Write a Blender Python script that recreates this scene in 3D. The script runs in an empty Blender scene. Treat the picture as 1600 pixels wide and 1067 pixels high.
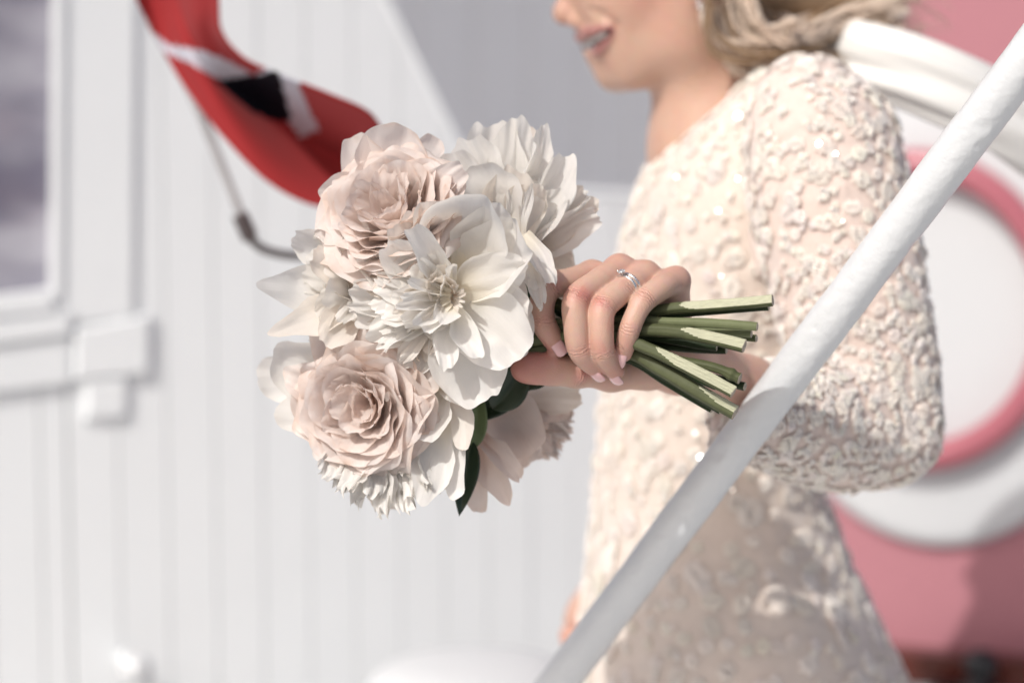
import bpy, math, random
import numpy as np
from mathutils import Vector, Matrix

random.seed(4)
rng = np.random.default_rng(4)
SC = bpy.context.scene
COL = SC.collection
R = math.radians

# ------------------------------------------------------------------ camera
CAMZ, PITCH, LENS = 1.5, R(7.0), 85.0
cam_d = bpy.data.cameras.new('camera')
cam = bpy.data.objects.new('camera', cam_d)
COL.objects.link(cam)
cam.location = (0, 0, CAMZ)
cam.rotation_euler = (math.pi / 2 - PITCH, 0, 0)
cam_d.lens = LENS
cam_d.sensor_width = 36.0
cam_d.clip_start = 0.05
cam_d.clip_end = 3000
cam_d.dof.use_dof = True
cam_d.dof.focus_distance = 1.555
cam_d.dof.aperture_fstop = 2.8
cam_d.dof.aperture_blades = 9
SC.camera = cam

# ------------------------------------------------------------------ sky and sun
TO_SUN = Vector((-0.62, -0.85, 1.0)).normalized()
sun_el = math.asin(TO_SUN.z)
sun_az = math.atan2(TO_SUN.x, TO_SUN.y)
W = bpy.data.worlds.new('World')
SC.world = W
W.use_nodes = True
nt = W.node_tree
nt.nodes.clear()
wo = nt.nodes.new('ShaderNodeOutputWorld')
bg = nt.nodes.new('ShaderNodeBackground')
sk = nt.nodes.new('ShaderNodeTexSky')
sk.sky_type = 'NISHITA'
sk.sun_disc = False
sk.sun_elevation = sun_el
sk.sun_rotation = sun_az
sk.air_density = 0.7
sk.dust_density = 4.5
sk.ozone_density = 0.6
bg.inputs['Strength'].default_value = 0.12
nt.links.new(sk.outputs[0], bg.inputs[0])
nt.links.new(bg.outputs[0], wo.inputs[0])

sl = bpy.data.lights.new('sun', 'SUN')
sl.energy = 3.1
sl.angle = R(0.55)
sl.color = (1.0, 0.975, 0.925)
so = bpy.data.objects.new('sun', sl)
COL.objects.link(so)
so.rotation_euler = TO_SUN.to_track_quat('Z', 'Y').to_euler()
so.location = (-3, -4, 5)

SC.view_settings.view_transform = 'Standard'
SC.view_settings.look = 'None'
SC.view_settings.exposure = -0.05
SC.view_settings.gamma = 1.0
SC.view_settings.use_curve_mapping = False
SC.cycles.use_denoising = True
SC.cycles.max_bounces = 8
SC.cycles.diffuse_bounces = 4
SC.cycles.sample_clamp_indirect = 6.0

# ------------------------------------------------------------------ helpers
K = 36.0 / 1600 / LENS
FW = np.array([0, math.cos(PITCH), -math.sin(PITCH)])
UP = np.array([0, math.sin(PITCH), math.cos(PITCH)])
RT = np.array([1.0, 0, 0])
C0 = np.array([0, 0, CAMZ])


def ray(px, py):
    return FW + RT * ((px - 800) * K) + UP * ((533.5 - py) * K)


def Q(px, py, Y):
    d = ray(px, py)
    return C0 + d * (Y / d[1])


def nrm(v):
    v = np.asarray(v, float)
    return v / max(np.linalg.norm(v), 1e-12)


def mesh_from(name, V, F, uv=None, attrs=None, smooth=True, mats=None, mat_idx=None):
    V = np.asarray(V, dtype=np.float32)
    me = bpy.data.meshes.new(name)
    if isinstance(F, np.ndarray):
        nf, k = F.shape
        tot = np.full(nf, k, dtype=np.int32)
        li = F.astype(np.int32).ravel()
    else:
        tot = np.array([len(f) for f in F], dtype=np.int32)
        li = np.array([i for f in F for i in f], dtype=np.int32)
        nf = len(F)
    start = np.zeros(nf, dtype=np.int32)
    if nf > 1:
        start[1:] = np.cumsum(tot)[:-1]
    me.vertices.add(len(V))
    me.vertices.foreach_set('co', V.ravel())
    me.loops.add(len(li))
    me.loops.foreach_set('vertex_index', li)
    me.polygons.add(nf)
    me.polygons.foreach_set('loop_start', start)
    me.polygons.foreach_set('loop_total', tot)
    if mat_idx is not None:
        me.polygons.foreach_set('material_index', np.asarray(mat_idx, dtype=np.int32))
    me.update(calc_edges=True)
    me.polygons.foreach_set('use_smooth', np.full(nf, smooth, dtype=bool))
    if uv is not None:
        l = me.uv_layers.new(name='UVMap')
        l.data.foreach_set('uv', np.asarray(uv, dtype=np.float32)[li].ravel())
    if attrs:
        for k_, a in attrs.items():
            a = np.asarray(a, dtype=np.float32)
            if a.ndim == 2:
                at = me.attributes.new(k_, 'FLOAT_COLOR', 'POINT')
                if a.shape[1] == 3:
                    a = np.hstack([a, np.ones((len(a), 1), np.float32)])
                at.data.foreach_set('color', a.ravel())
            else:
                at = me.attributes.new(k_, 'FLOAT', 'POINT')
                at.data.foreach_set('value', a)
    for m in (mats or []):
        me.materials.append(m)
    me.validate()
    return me


def obj(name, me, parent=None, **props):
    o = bpy.data.objects.new(name, me)
    COL.objects.link(o)
    if parent is not None:
        o.parent = parent
        o.matrix_parent_inverse = parent.matrix_world.inverted() if parent.parent is None else (parent.parent.matrix_world @ parent.matrix_local).inverted()
    for k_, v in props.items():
        o[k_] = v
    return o


def empty(name, loc, label=None, cat=None, parent=None, group=None):
    o = bpy.data.objects.new(name, None)
    COL.objects.link(o)
    o.empty_display_size = 0.02
    if parent is not None:
        o.parent = parent
    if label:
        o['label'] = label
    if cat:
        o['category'] = cat
    if group:
        o['group'] = group
    # things whose parts are written in world coordinates keep their Empty at the origin of the mesh data
    o.location = loc
    o.matrix_world  # noqa
    return o


def wpart(name, me, parent, **props):
    """mesh in world coordinates, parented to a thing standing elsewhere"""
    o = bpy.data.objects.new(name, me)
    COL.objects.link(o)
    off = Vector((0, 0, 0))
    p = parent
    while p is not None:
        off += Vector(p.location)
        p = p.parent
    o.parent = parent
    o.location = -off
    for k_, v in props.items():
        o[k_] = v
    return o


class MB:
    def __init__(s):
        s.V = []
        s.F = []
        s.M = []
        s.n = 0

    def add(s, V, F, m=0):
        V = np.asarray(V, float)
        s.V.append(V)
        s.F += [tuple(int(i) + s.n for i in f) for f in F]
        s.M += [m] * len(F)
        s.n += len(V)

    def mesh(s, name, mats, smooth=True):
        return mesh_from(name, np.vstack(s.V), s.F, mats=mats, mat_idx=s.M, smooth=smooth)


def frame_from(axis, hint=(0, 0, 1)):
    a = nrm(axis)
    h = np.array(hint, float)
    if abs(np.dot(a, h)) > 0.95:
        h = np.array([1.0, 0, 0])
    x = nrm(np.cross(h, a))
    y = np.cross(a, x)
    return x, y, a


def catmull(P, n):
    P = np.asarray(P, float)
    m = len(P)
    T = np.linspace(0, m - 1, n)
    out = []
    for t in T:
        i = min(int(t), m - 2)
        f = t - i
        p0 = P[max(i - 1, 0)]
        p1 = P[i]
        p2 = P[i + 1]
        p3 = P[min(i + 2, m - 1)]
        out.append(0.5 * ((2 * p1) + (-p0 + p2) * f + (2 * p0 - 5 * p1 + 4 * p2 - p3) * f * f + (-p0 + 3 * p1 - 3 * p2 + p3) * f ** 3))
    return np.array(out)


def tube(P, rad, sides=10, cap=True, hint=(0, 0, 1), flat=1.0):
    """returns V,F for a tube along P with radii rad"""
    P = np.asarray(P, float)
    n = len(P)
    rad = np.broadcast_to(np.asarray(rad, float), (n,))
    V = []
    for i in range(n):
        a = P[min(i + 1, n - 1)] - P[max(i - 1, 0)]
        x, y, a = frame_from(a, hint)
        for k in range(sides):
            th = 2 * math.pi * k / sides
            V.append(P[i] + rad[i] * (x * math.cos(th) + y * math.sin(th) * flat))
    F = []
    for i in range(n - 1):
        for k in range(sides):
            k2 = (k + 1) % sides
            F.append((i * sides + k, i * sides + k2, (i + 1) * sides + k2, (i + 1) * sides + k))
    if cap:
        F.append(tuple(range(sides))[::-1])
        F.append(tuple((n - 1) * sides + k for k in range(sides)))
    return np.array(V), F


def rot_about(v, axis, ang):
    a = nrm(axis)
    v = np.asarray(v, float)
    return v * math.cos(ang) + np.cross(a, v) * math.sin(ang) + a * np.dot(a, v) * (1 - math.cos(ang))


# ------------------------------------------------------------------ materials
def mat(name, col, rough=0.5, noise=None, bump=None, spec=0.5, metal=0.0, sss=0.0, sss_col=None, coat=0.0, sheen=0.0):
    """noise=(scale, amount, detail) modulates colour; bump=(scale, strength, distance)"""
    m = bpy.data.materials.new(name)
    m.use_nodes = True
    n = m.node_tree
    b = n.nodes['Principled BSDF']
    b.inputs['Base Color'].default_value = (*col, 1)
    b.inputs['Roughness'].default_value = rough
    b.inputs['Specular IOR Level'].default_value = spec
    b.inputs['Metallic'].default_value = metal
    b.inputs['Coat Weight'].default_value = coat
    b.inputs['Sheen Weight'].default_value = sheen
    if sss:
        b.inputs['Subsurface Weight'].default_value = sss
        b.inputs['Subsurface Radius'].default_value = (1.0, 0.35, 0.2)
        b.inputs['Subsurface Scale'].default_value = 0.004
    tc = n.nodes.new('ShaderNodeTexCoord')
    if noise:
        t = n.nodes.new('ShaderNodeTexNoise')
        t.inputs['Scale'].default_value = noise[0]
        t.inputs['Detail'].default_value = noise[2] if len(noise) > 2 else 4
        n.links.new(tc.outputs['Object'], t.inputs['Vector'])
        mx = n.nodes.new('ShaderNodeMix')
        mx.data_type = 'RGBA'
        a = noise[1]
        mx.inputs[6].default_value = (*[c * (1 - a) for c in col], 1)
        mx.inputs[7].default_value = (*[min(1, c * (1 + a)) for c in col], 1)
        n.links.new(t.outputs['Fac'], mx.inputs[0])
        n.links.new(mx.outputs[2], b.inputs['Base Color'])
    if bump:
        t = n.nodes.new('ShaderNodeTexNoise')
        t.inputs['Scale'].default_value = bump[0]
        t.inputs['Detail'].default_value = 5
        n.links.new(tc.outputs['Object'], t.inputs['Vector'])
        bp = n.nodes.new('ShaderNodeBump')
        bp.inputs['Strength'].default_value = bump[1]
        bp.inputs['Distance'].default_value = bump[2]
        n.links.new(t.outputs['Fac'], bp.inputs['Height'])
        n.links.new(bp.outputs[0], b.inputs['Normal'])
    return m


def petal_mat(name, tip, base, edge, trans=0.35, rough=0.45, vein=0.25, edge_w=0.5):
    m = bpy.data.materials.new(name)
    m.use_nodes = True
    n = m.node_tree
    b = n.nodes['Principled BSDF']
    out = n.nodes['Material Output']
    b.inputs['Roughness'].default_value = rough
    b.inputs['Specular IOR Level'].default_value = 0.35
    b.inputs['Sheen Weight'].default_value = 0.15
    uvn = n.nodes.new('ShaderNodeUVMap')
    sp = n.nodes.new('ShaderNodeSeparateXYZ')
    n.links.new(uvn.outputs[0], sp.inputs[0])
    # base -> tip
    r = n.nodes.new('ShaderNodeMapRange')
    r.inputs[1].default_value = 0.0
    r.inputs[2].default_value = 0.55
    r.interpolation_type = 'SMOOTHSTEP'
    n.links.new(sp.outputs['Y'], r.inputs[0])
    mx = n.nodes.new('ShaderNodeMix')
    mx.data_type = 'RGBA'
    mx.inputs[6].default_value = (*base, 1)
    mx.inputs[7].default_value = (*tip, 1)
    n.links.new(r.outputs[0], mx.inputs[0])
    # edges: browned / blushed, broken by noise
    r2 = n.nodes.new('ShaderNodeMapRange')
    r2.inputs[1].default_value = 0.86
    r2.inputs[2].default_value = 1.0
    n.links.new(sp.outputs['Y'], r2.inputs[0])
    tc = n.nodes.new('ShaderNodeTexCoord')
    ns = n.nodes.new('ShaderNodeTexNoise')
    ns.inputs['Scale'].default_value = 60
    ns.inputs['Detail'].default_value = 3
    n.links.new(tc.outputs['Object'], ns.inputs['Vector'])
    r3 = n.nodes.new('ShaderNodeMapRange')
    r3.inputs[1].default_value = 0.45
    r3.inputs[2].default_value = 0.75
    r3.inputs[4].default_value = edge_w
    n.links.new(ns.outputs['Fac'], r3.inputs[0])
    mul = n.nodes.new('ShaderNodeMath')
    mul.operation = 'MULTIPLY'
    n.links.new(r2.outputs[0], mul.inputs[0])
    n.links.new(r3.outputs[0], mul.inputs[1])
    mx2 = n.nodes.new('ShaderNodeMix')
    mx2.data_type = 'RGBA'
    mx2.inputs[7].default_value = (*edge, 1)
    n.links.new(mul.outputs[0], mx2.inputs[0])
    n.links.new(mx.outputs[2], mx2.inputs[6])
    n.links.new(mx2.outputs[2], b.inputs['Base Color'])
    # veins: noise stretched along the petal
    mp = n.nodes.new('ShaderNodeMapping')
    mp.inputs['Scale'].default_value = (26, 2.2, 1)
    n.links.new(uvn.outputs[0], mp.inputs[0])
    vn = n.nodes.new('ShaderNodeTexNoise')
    vn.inputs['Scale'].default_value = 1.0
    vn.inputs['Detail'].default_value = 3
    n.links.new(mp.outputs[0], vn.inputs['Vector'])
    wn = n.nodes.new('ShaderNodeTexNoise')
    wn.inputs['Scale'].default_value = 140
    wn.inputs['Detail'].default_value = 2
    n.links.new(tc.outputs['Object'], wn.inputs['Vector'])
    ad = n.nodes.new('ShaderNodeMath')
    ad.operation = 'ADD'
    n.links.new(vn.outputs['Fac'], ad.inputs[0])
    n.links.new(wn.outputs['Fac'], ad.inputs[1])
    bp = n.nodes.new('ShaderNodeBump')
    bp.inputs['Strength'].default_value = vein
    bp.inputs['Distance'].default_value = 0.0012
    n.links.new(ad.outputs[0], bp.inputs['Height'])
    n.links.new(bp.outputs[0], b.inputs['Normal'])
    tr = n.nodes.new('ShaderNodeBsdfTranslucent')
    wm_ = n.nodes.new('ShaderNodeMix')
    wm_.data_type = 'RGBA'
    wm_.blend_type = 'MULTIPLY'
    wm_.inputs[0].default_value = 1.0
    wm_.inputs[7].default_value = (1.0, 0.965, 0.925, 1) if 'blush' not in name else (1.0, 0.91, 0.86, 1)
    n.links.new(mx2.outputs[2], wm_.inputs[6])
    n.links.new(wm_.outputs[2], tr.inputs['Color'])
    n.links.new(bp.outputs[0], tr.inputs['Normal'])
    ms = n.nodes.new('ShaderNodeMixShader')
    ms.inputs[0].default_value = trans
    n.links.new(b.outputs[0], ms.inputs[1])
    n.links.new(tr.outputs[0], ms.inputs[2])
    n.links.new(ms.outputs[0], out.inputs['Surface'])
    return m


def skin_mat(name, base, red):
    m = bpy.data.materials.new(name)
    m.use_nodes = True
    n = m.node_tree
    b = n.nodes['Principled BSDF']
    b.inputs['Roughness'].default_value = 0.42
    b.inputs['Specular IOR Level'].default_value = 0.42
    b.inputs['Subsurface Weight'].default_value = 0.22
    b.inputs['Subsurface Radius'].default_value = (1.0, 0.36, 0.2)
    b.inputs['Subsurface Scale'].default_value = 0.004
    a = n.nodes.new('ShaderNodeAttribute')
    a.attribute_name = 'tone'
    tc = n.nodes.new('ShaderNodeTexCoord')
    ns = n.nodes.new('ShaderNodeTexNoise')
    ns.inputs['Scale'].default_value = 180
    ns.inputs['Detail'].default_value = 4
    n.links.new(tc.outputs['Object'], ns.inputs['Vector'])
    mx = n.nodes.new('ShaderNodeMix')
    mx.data_type = 'RGBA'
    mx.blend_type = 'MULTIPLY'
    mx.inputs[0].default_value = 0.16
    n.links.new(a.outputs['Color'], mx.inputs[6])
    n.links.new(ns.outputs['Color'], mx.inputs[7])
    n.links.new(mx.outputs[2], b.inputs['Base Color'])
    # creases across the joints
    w = n.nodes.new('ShaderNodeAttribute')
    w.attribute_name = 'along'
    wm = n.nodes.new('ShaderNodeAttribute')
    wm.attribute_name = 'crease'
    nz = n.nodes.new('ShaderNodeTexNoise')
    nz.inputs['Scale'].default_value = 220
    nz.inputs['Detail'].default_value = 2
    n.links.new(tc.outputs['Object'], nz.inputs['Vector'])
    ma = n.nodes.new('ShaderNodeMath')
    ma.operation = 'MULTIPLY_ADD'
    ma.inputs[1].default_value = 2700.0
    n.links.new(w.outputs['Fac'], ma.inputs[0])
    m3 = n.nodes.new('ShaderNodeMath')
    m3.operation = 'MULTIPLY'
    m3.inputs[1].default_value = 16.0
    n.links.new(nz.outputs['Fac'], m3.inputs[0])
    n.links.new(m3.outputs[0], ma.inputs[2])
    sn = n.nodes.new('ShaderNodeMath')
    sn.operation = 'SINE'
    n.links.new(ma.outputs[0], sn.inputs[0])
    m4 = n.nodes.new('ShaderNodeMath')
    m4.operation = 'MULTIPLY'
    n.links.new(sn.outputs[0], m4.inputs[0])
    n.links.new(wm.outputs['Fac'], m4.inputs[1])
    vo = n.nodes.new('ShaderNodeTexVoronoi')
    vo.inputs['Scale'].default_value = 1300
    n.links.new(tc.outputs['Object'], vo.inputs['Vector'])
    m5 = n.nodes.new('ShaderNodeMath')
    m5.operation = 'MULTIPLY_ADD'
    m5.inputs[1].default_value = 0.5
    n.links.new(vo.outputs['Distance'], m5.inputs[0])
    n.links.new(m4.outputs[0], m5.inputs[2])
    bp = n.nodes.new('ShaderNodeBump')
    bp.inputs['Strength'].default_value = 0.8
    bp.inputs['Distance'].default_value = 0.00030
    n.links.new(m5.outputs[0], bp.inputs['Height'])
    n.links.new(bp.outputs[0], b.inputs['Normal'])
    return m


def attr_mat(name, attr, rough=0.5, sheen=0.0, spec=0.4, bump=None, trans=0.0):
    m = bpy.data.materials.new(name)
    m.use_nodes = True
    n = m.node_tree
    b = n.nodes['Principled BSDF']
    b.inputs['Roughness'].default_value = rough
    b.inputs['Specular IOR Level'].default_value = spec
    b.inputs['Sheen Weight'].default_value = sheen
    a = n.nodes.new('ShaderNodeAttribute')
    a.attribute_name = attr
    n.links.new(a.outputs['Color'], b.inputs['Base Color'])
    if trans:
        tr = n.nodes.new('ShaderNodeBsdfTranslucent')
        n.links.new(a.outputs['Color'], tr.inputs['Color'])
        ms = n.nodes.new('ShaderNodeMixShader')
        ms.inputs[0].default_value = trans
        n.links.new(b.outputs[0], ms.inputs[1])
        n.links.new(tr.outputs[0], ms.inputs[2])
        n.links.new(ms.outputs[0], n.nodes['Material Output'].inputs['Surface'])
    return m


M_WHITE = mat('white_boat_paint', (0.765, 0.79, 0.805), 0.45, noise=(9, 0.02), bump=(40, 0.15, 0.002))
M_SHADE = mat('grey_painted_boards', (0.82, 0.80, 0.80), 0.5, noise=(7, 0.03))
M_PLATE = mat('white_plate_enamel', (0.60, 0.615, 0.63), 0.4, noise=(9, 0.02))
M_POLE = mat('thick_white_gloss_paint', (0.65, 0.665, 0.675), 0.34, noise=(25, 0.035), coat=0.25, bump=(170, 0.5, 0.0016))
M_PINK = mat('sun_faded_red_paint', (0.42, 0.18, 0.21), 0.38, noise=(5, 0.05), bump=(70, 0.1, 0.001))
M_PINK2 = mat('faded_pink_enamel', (0.40, 0.125, 0.155), 0.3, noise=(8, 0.06))
M_WOOD = mat('varnished_mahogany', (0.085, 0.016, 0.010), 0.25, noise=(14, 0.35), coat=0.4)
M_BLACK = mat('black_rubber', (0.012, 0.013, 0.016), 0.3)
M_DECK = mat('painted_deck', (0.62, 0.62, 0.61), 0.6, noise=(4, 0.08), bump=(200, 0.2, 0.001))
M_SEA = mat('sea_water', (0.03, 0.07, 0.10), 0.15, bump=(1.5, 0.5, 0.1))
M_RED = mat('red_flag_cloth', (0.29, 0.028, 0.030), 0.9, noise=(30, 0.06), spec=0.1, sheen=0.05)
M_FWHITE = mat('white_flag_cloth', (0.46, 0.46, 0.52), 0.65)
M_FBLUE = mat('navy_flag_cloth', (0.004, 0.004, 0.008), 0.9, spec=0.1)
M_CABLE = mat('grey_flag_halyard', (0.40, 0.40, 0.41), 0.5, noise=(40, 0.2))
M_CLIP = mat('tarnished_brass_clip', (0.12, 0.10, 0.10), 0.35, metal=0.6)

M_STEMG = mat('green_flower_stem', (0.078, 0.088, 0.040), 0.62, spec=0.3, noise=(120, 0.35), bump=(300, 0.4, 0.0006))
M_STEMD = mat('dark_green_stem', (0.018, 0.032, 0.010), 0.62, spec=0.3, noise=(100, 0.4), bump=(300, 0.4, 0.0006))
M_STEML = mat('light_green_stem', (0.15, 0.17, 0.085), 0.62, spec=0.3, noise=(130, 0.25), bump=(260, 0.4, 0.0006))
M_PEEL = mat('scraped_pale_stem', (0.43, 0.43, 0.30), 0.6, noise=(320, 0.22, 6), bump=(480, 0.8, 0.0008))
_n = M_PEEL.node_tree
_tx = [q for q in _n.nodes if q.type == 'TEX_NOISE']
for _t in _tx:
    _mp = _n.nodes.new('ShaderNodeMapping')
    _mp.inputs['Scale'].default_value = (0.12, 1, 1)
    _mp.inputs['Rotation'].default_value = (0, 0.25, 0)
    _n.links.new([q for q in _n.nodes if q.type == 'TEX_COORD'][0].outputs['Object'], _mp.inputs[0])
    _n.links.new(_mp.outputs[0], _t.inputs['Vector'])
_tx[0].inputs['Scale'].default_value = 700
_tx[1].inputs['Scale'].default_value = 900
M_CUT = mat('cut_stem_end', (0.42, 0.36, 0.29), 0.75, noise=(500, 0.4, 6), bump=(600, 0.8, 0.0008))
M_LEAF = mat('dark_glossy_leaf', (0.012, 0.028, 0.010), 0.3, noise=(60, 0.4), bump=(150, 0.3, 0.001))
M_SEPAL = mat('pale_green_sepal', (0.10, 0.14, 0.055), 0.45, noise=(80, 0.3))

P_WHITE = petal_mat('white_peony_petal', (0.89, 0.88, 0.86), (0.88, 0.83, 0.71), (0.80, 0.76, 0.68), 0.48, 0.42, 0.2)
P_WARM = petal_mat('warm_white_petal', (0.88, 0.835, 0.78), (0.87, 0.76, 0.66), (0.78, 0.66, 0.56), 0.48, 0.45, 0.2)
P_BLUSH = petal_mat('blush_rose_petal', (0.88, 0.825, 0.795), (0.87, 0.74, 0.67), (0.70, 0.50, 0.37), 0.50, 0.5, 0.22, 0.75)
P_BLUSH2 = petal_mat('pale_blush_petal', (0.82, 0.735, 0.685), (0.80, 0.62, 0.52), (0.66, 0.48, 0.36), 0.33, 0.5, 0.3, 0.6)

M_SKIN = skin_mat('fair_skin', None, None)
M_NAIL = mat('pale_pink_nail_polish', (0.70, 0.42, 0.42), 0.12, coat=0.8, spec=0.6)
M_TEETH = mat('teeth', (0.90, 0.87, 0.82), 0.2)
M_SILVER = mat('white_gold', (0.78, 0.77, 0.76), 0.16, metal=1.0)
M_SEQ = mat('clear_sequin', (0.95, 0.95, 0.95), 0.16, metal=1.0)
M_BASE = mat('sheer_blush_tulle', (0.69, 0.575, 0.515), 0.75, noise=(160, 0.10), sheen=0.3, bump=(500, 0.3, 0.001))
M_BASED = mat('cream_tulle', (0.70, 0.61, 0.54), 0.75, noise=(160, 0.08), sheen=0.3, bump=(500, 0.3, 0.001))
M_TUFT = attr_mat('cream_tufted_thread', 'tint', rough=0.85, sheen=0.1, spec=0.15)
for _m, _s in ((M_TUFT, 0.0014), (M_BASED, 0.005), (M_BASE, 0.005)):
    _b = _m.node_tree.nodes['Principled BSDF']
    _b.inputs['Subsurface Weight'].default_value = 0.85
    _b.inputs['Subsurface Radius'].default_value = (0.9, 0.9, 0.9)
    _b.inputs['Subsurface Scale'].default_value = _s
M_RIBBON = mat('ivory_satin', (0.72, 0.71, 0.685), 0.42, noise=(12, 0.02), sheen=0.3)
M_HAIR = attr_mat('blonde_hair', 'tint', rough=0.42, spec=0.5)
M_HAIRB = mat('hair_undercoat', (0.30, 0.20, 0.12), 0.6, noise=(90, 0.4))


def gem_mat():
    m = bpy.data.materials.new('diamond')
    m.use_nodes = True
    b = m.node_tree.nodes['Principled BSDF']
    b.inputs['Base Color'].default_value = (0.95, 0.96, 0.97, 1)
    b.inputs['Roughness'].default_value = 0.02
    b.inputs['Transmission Weight'].default_value = 0.75
    b.inputs['IOR'].default_value = 2.3
    return m


M_GEM = gem_mat()


def glass_mat():
    m = mat('window_glass', (0.20, 0.185, 0.235), 0.08, spec=0.9)
    n = m.node_tree
    b = n.nodes['Principled BSDF']
    tc = n.nodes.new('ShaderNodeTexCoord')
    mp = n.nodes.new('ShaderNodeMapping')
    mp.inputs['Scale'].default_value = (5, 5, 14)
    t = n.nodes.new('ShaderNodeTexNoise')
    t.inputs['Scale'].default_value = 1.0
    t.inputs['Detail'].default_value = 4
    n.links.new(tc.outputs['Object'], mp.inputs[0])
    n.links.new(mp.outputs[0], t.inputs['Vector'])
    cr = n.nodes.new('ShaderNodeValToRGB')  # reflected cloudy sky is painted into the pane's base colour
    cr.color_ramp.elements[0].position = 0.38
    cr.color_ramp.elements[0].color = (0.16, 0.15, 0.20, 1)
    cr.color_ramp.elements[1].position = 0.68
    cr.color_ramp.elements[1].color = (0.42, 0.41, 0.46, 1)
    n.links.new(t.outputs['Fac'], cr.inputs[0])
    n.links.new(cr.outputs[0], b.inputs['Base Color'])
    return m


M_GLASS = glass_mat()


# ------------------------------------------------------------------ implicit surfaces
def surface_nets(f, org, h):
    """f: 3D array (<0 inside).  Returns V, F(quads)"""
    nx, ny, nz = f.shape
    ins = f < 0
    cs = (nx - 1, ny - 1, nz - 1)
    cnt = np.zeros(cs, np.float32)
    acc = np.zeros(cs + (3,), np.float32)

    def sub(a, o):
        return a[o[0]:o[0] + cs[0], o[1]:o[1] + cs[1], o[2]:o[2] + cs[2]]
    corners = [(i, j, k) for i in (0, 1) for j in (0, 1) for k in (0, 1)]
    for c in corners:
        for ax in range(3):
            if c[ax] == 1:
                continue
            d = list(c)
            d[ax] = 1
            a = sub(f, c)
            b = sub(f, d)
            mk = (sub(ins, c) != sub(ins, d))
            if not mk.any():
                continue
            av = a[mk]
            bv = b[mk]
            t = av / (av - bv)
            pos = np.zeros((len(t), 3), np.float32)
            for q in range(3):
                pos[:, q] = c[q]
            pos[:, ax] = t
            acc[mk] += pos
            cnt[mk] += 1
    act = cnt > 0
    idx = -np.ones(cs, np.int64)
    ii = np.argwhere(act)
    idx[act] = np.arange(len(ii))
    V = (ii + acc[act] / cnt[act][:, None]) * h + org
    F = []
    for ax in range(3):
        o = [slice(None)] * 3
        o2 = [slice(None)] * 3
        o[ax] = slice(0, -1)
        o2[ax] = slice(1, None)
        A = ins[tuple(o)]
        B = ins[tuple(o2)]
        ch = A != B
        e = np.argwhere(ch)
        b1, b2 = [q for q in range(3) if q != ax]
        ok = (e[:, b1] > 0) & (e[:, b2] > 0) & (e[:, b1] < f.shape[b1] - 1) & (e[:, b2] < f.shape[b2] - 1)
        e = e[ok]
        ain = A[tuple(e.T)]

        def cell(db1, db2):
            c = e.copy()
            c[:, b1] -= db1
            c[:, b2] -= db2
            return idx[tuple(c.T)]
        q = np.stack([cell(1, 1), cell(0, 1), cell(0, 0), cell(1, 0)], 1)
        flip = ain if ax != 1 else ~ain
        q[~flip] = q[~flip][:, ::-1]
        F.append(q)
    F = np.vstack(F)
    F = F[(F >= 0).all(1)]
    return V, F


def seg_d(P, a, b, ra, rb):
    a = np.asarray(a, np.float32)
    b = np.asarray(b, np.float32)
    ab = b - a
    t = ((P - a) @ ab) / max(float(ab @ ab), 1e-12)
    t = np.clip(t, 0, 1)
    q = P - a - t[..., None] * ab
    return np.sqrt((q * q).sum(-1)) - (ra + (rb - ra) * t)


def ell_d(P, c, r, rot=None):
    q = P - np.asarray(c, np.float32)
    if rot is not None:
        q = q @ np.asarray(rot, np.float32)   # columns of rot are the axes
    r = np.asarray(r, np.float32)
    k0 = np.sqrt(((q / r) ** 2).sum(-1))
    k1 = np.sqrt(((q / (r * r)) ** 2).sum(-1))
    return k0 * (k0 - 1.0) / np.maximum(k1, 1e-6)


def smin(a, b, k):
    h = np.clip(0.5 + 0.5 * (b - a) / k, 0, 1)
    return b * (1 - h) + a * h - k * h * (1 - h)


def smax(a, b, k):
    return -smin(-a, -b, k)


def field(fn, lo, hi, h):
    lo = np.asarray(lo, float)
    hi = np.asarray(hi, float)
    n = np.ceil((hi - lo) / h).astype(int) + 1
    ax = [(lo[i] + h * np.arange(n[i])).astype(np.float32) for i in range(3)]
    B = 16
    nb = [int(math.ceil(n[i] / B)) for i in range(3)]
    cc = [lo[i] + h * (np.arange(nb[i]) * B + (B - 1) / 2) for i in range(3)]
    cg = np.stack(np.meshgrid(*cc, indexing='ij'), -1).astype(np.float32)
    cd_ = fn(cg)
    lim = B * h * 1.15 + 0.004
    out = np.empty(tuple(n), np.float32)
    for a in range(nb[0]):
        for b in range(nb[1]):
            for c in range(nb[2]):
                sl_ = (slice(a * B, min((a + 1) * B, n[0])), slice(b * B, min((b + 1) * B, n[1])), slice(c * B, min((c + 1) * B, n[2])))
                v = cd_[a, b, c]
                if abs(v) > lim:
                    out[sl_] = v
                else:
                    g = np.stack(np.meshgrid(ax[0][sl_[0]], ax[1][sl_[1]], ax[2][sl_[2]], indexing='ij'), -1)
                    out[sl_] = fn(g)
    return surface_nets(out, lo, h)


def relax(V, F, it=2, lam=0.5):
    V = V.copy()
    n = len(V)
    e = np.vstack([F[:, [0, 1]], F[:, [1, 2]], F[:, [2, 3]], F[:, [3, 0]]])
    for _ in range(it):
        acc = np.zeros_like(V)
        c = np.zeros(n)
        for a, b in ((0, 1), (1, 0)):
            for q in range(3):
                acc[:, q] += np.bincount(e[:, a], V[e[:, b], q], n)
            c += np.bincount(e[:, a], minlength=n)
        V = V * (1 - lam) + lam * acc / np.maximum(c, 1)[:, None]
    return V


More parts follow.
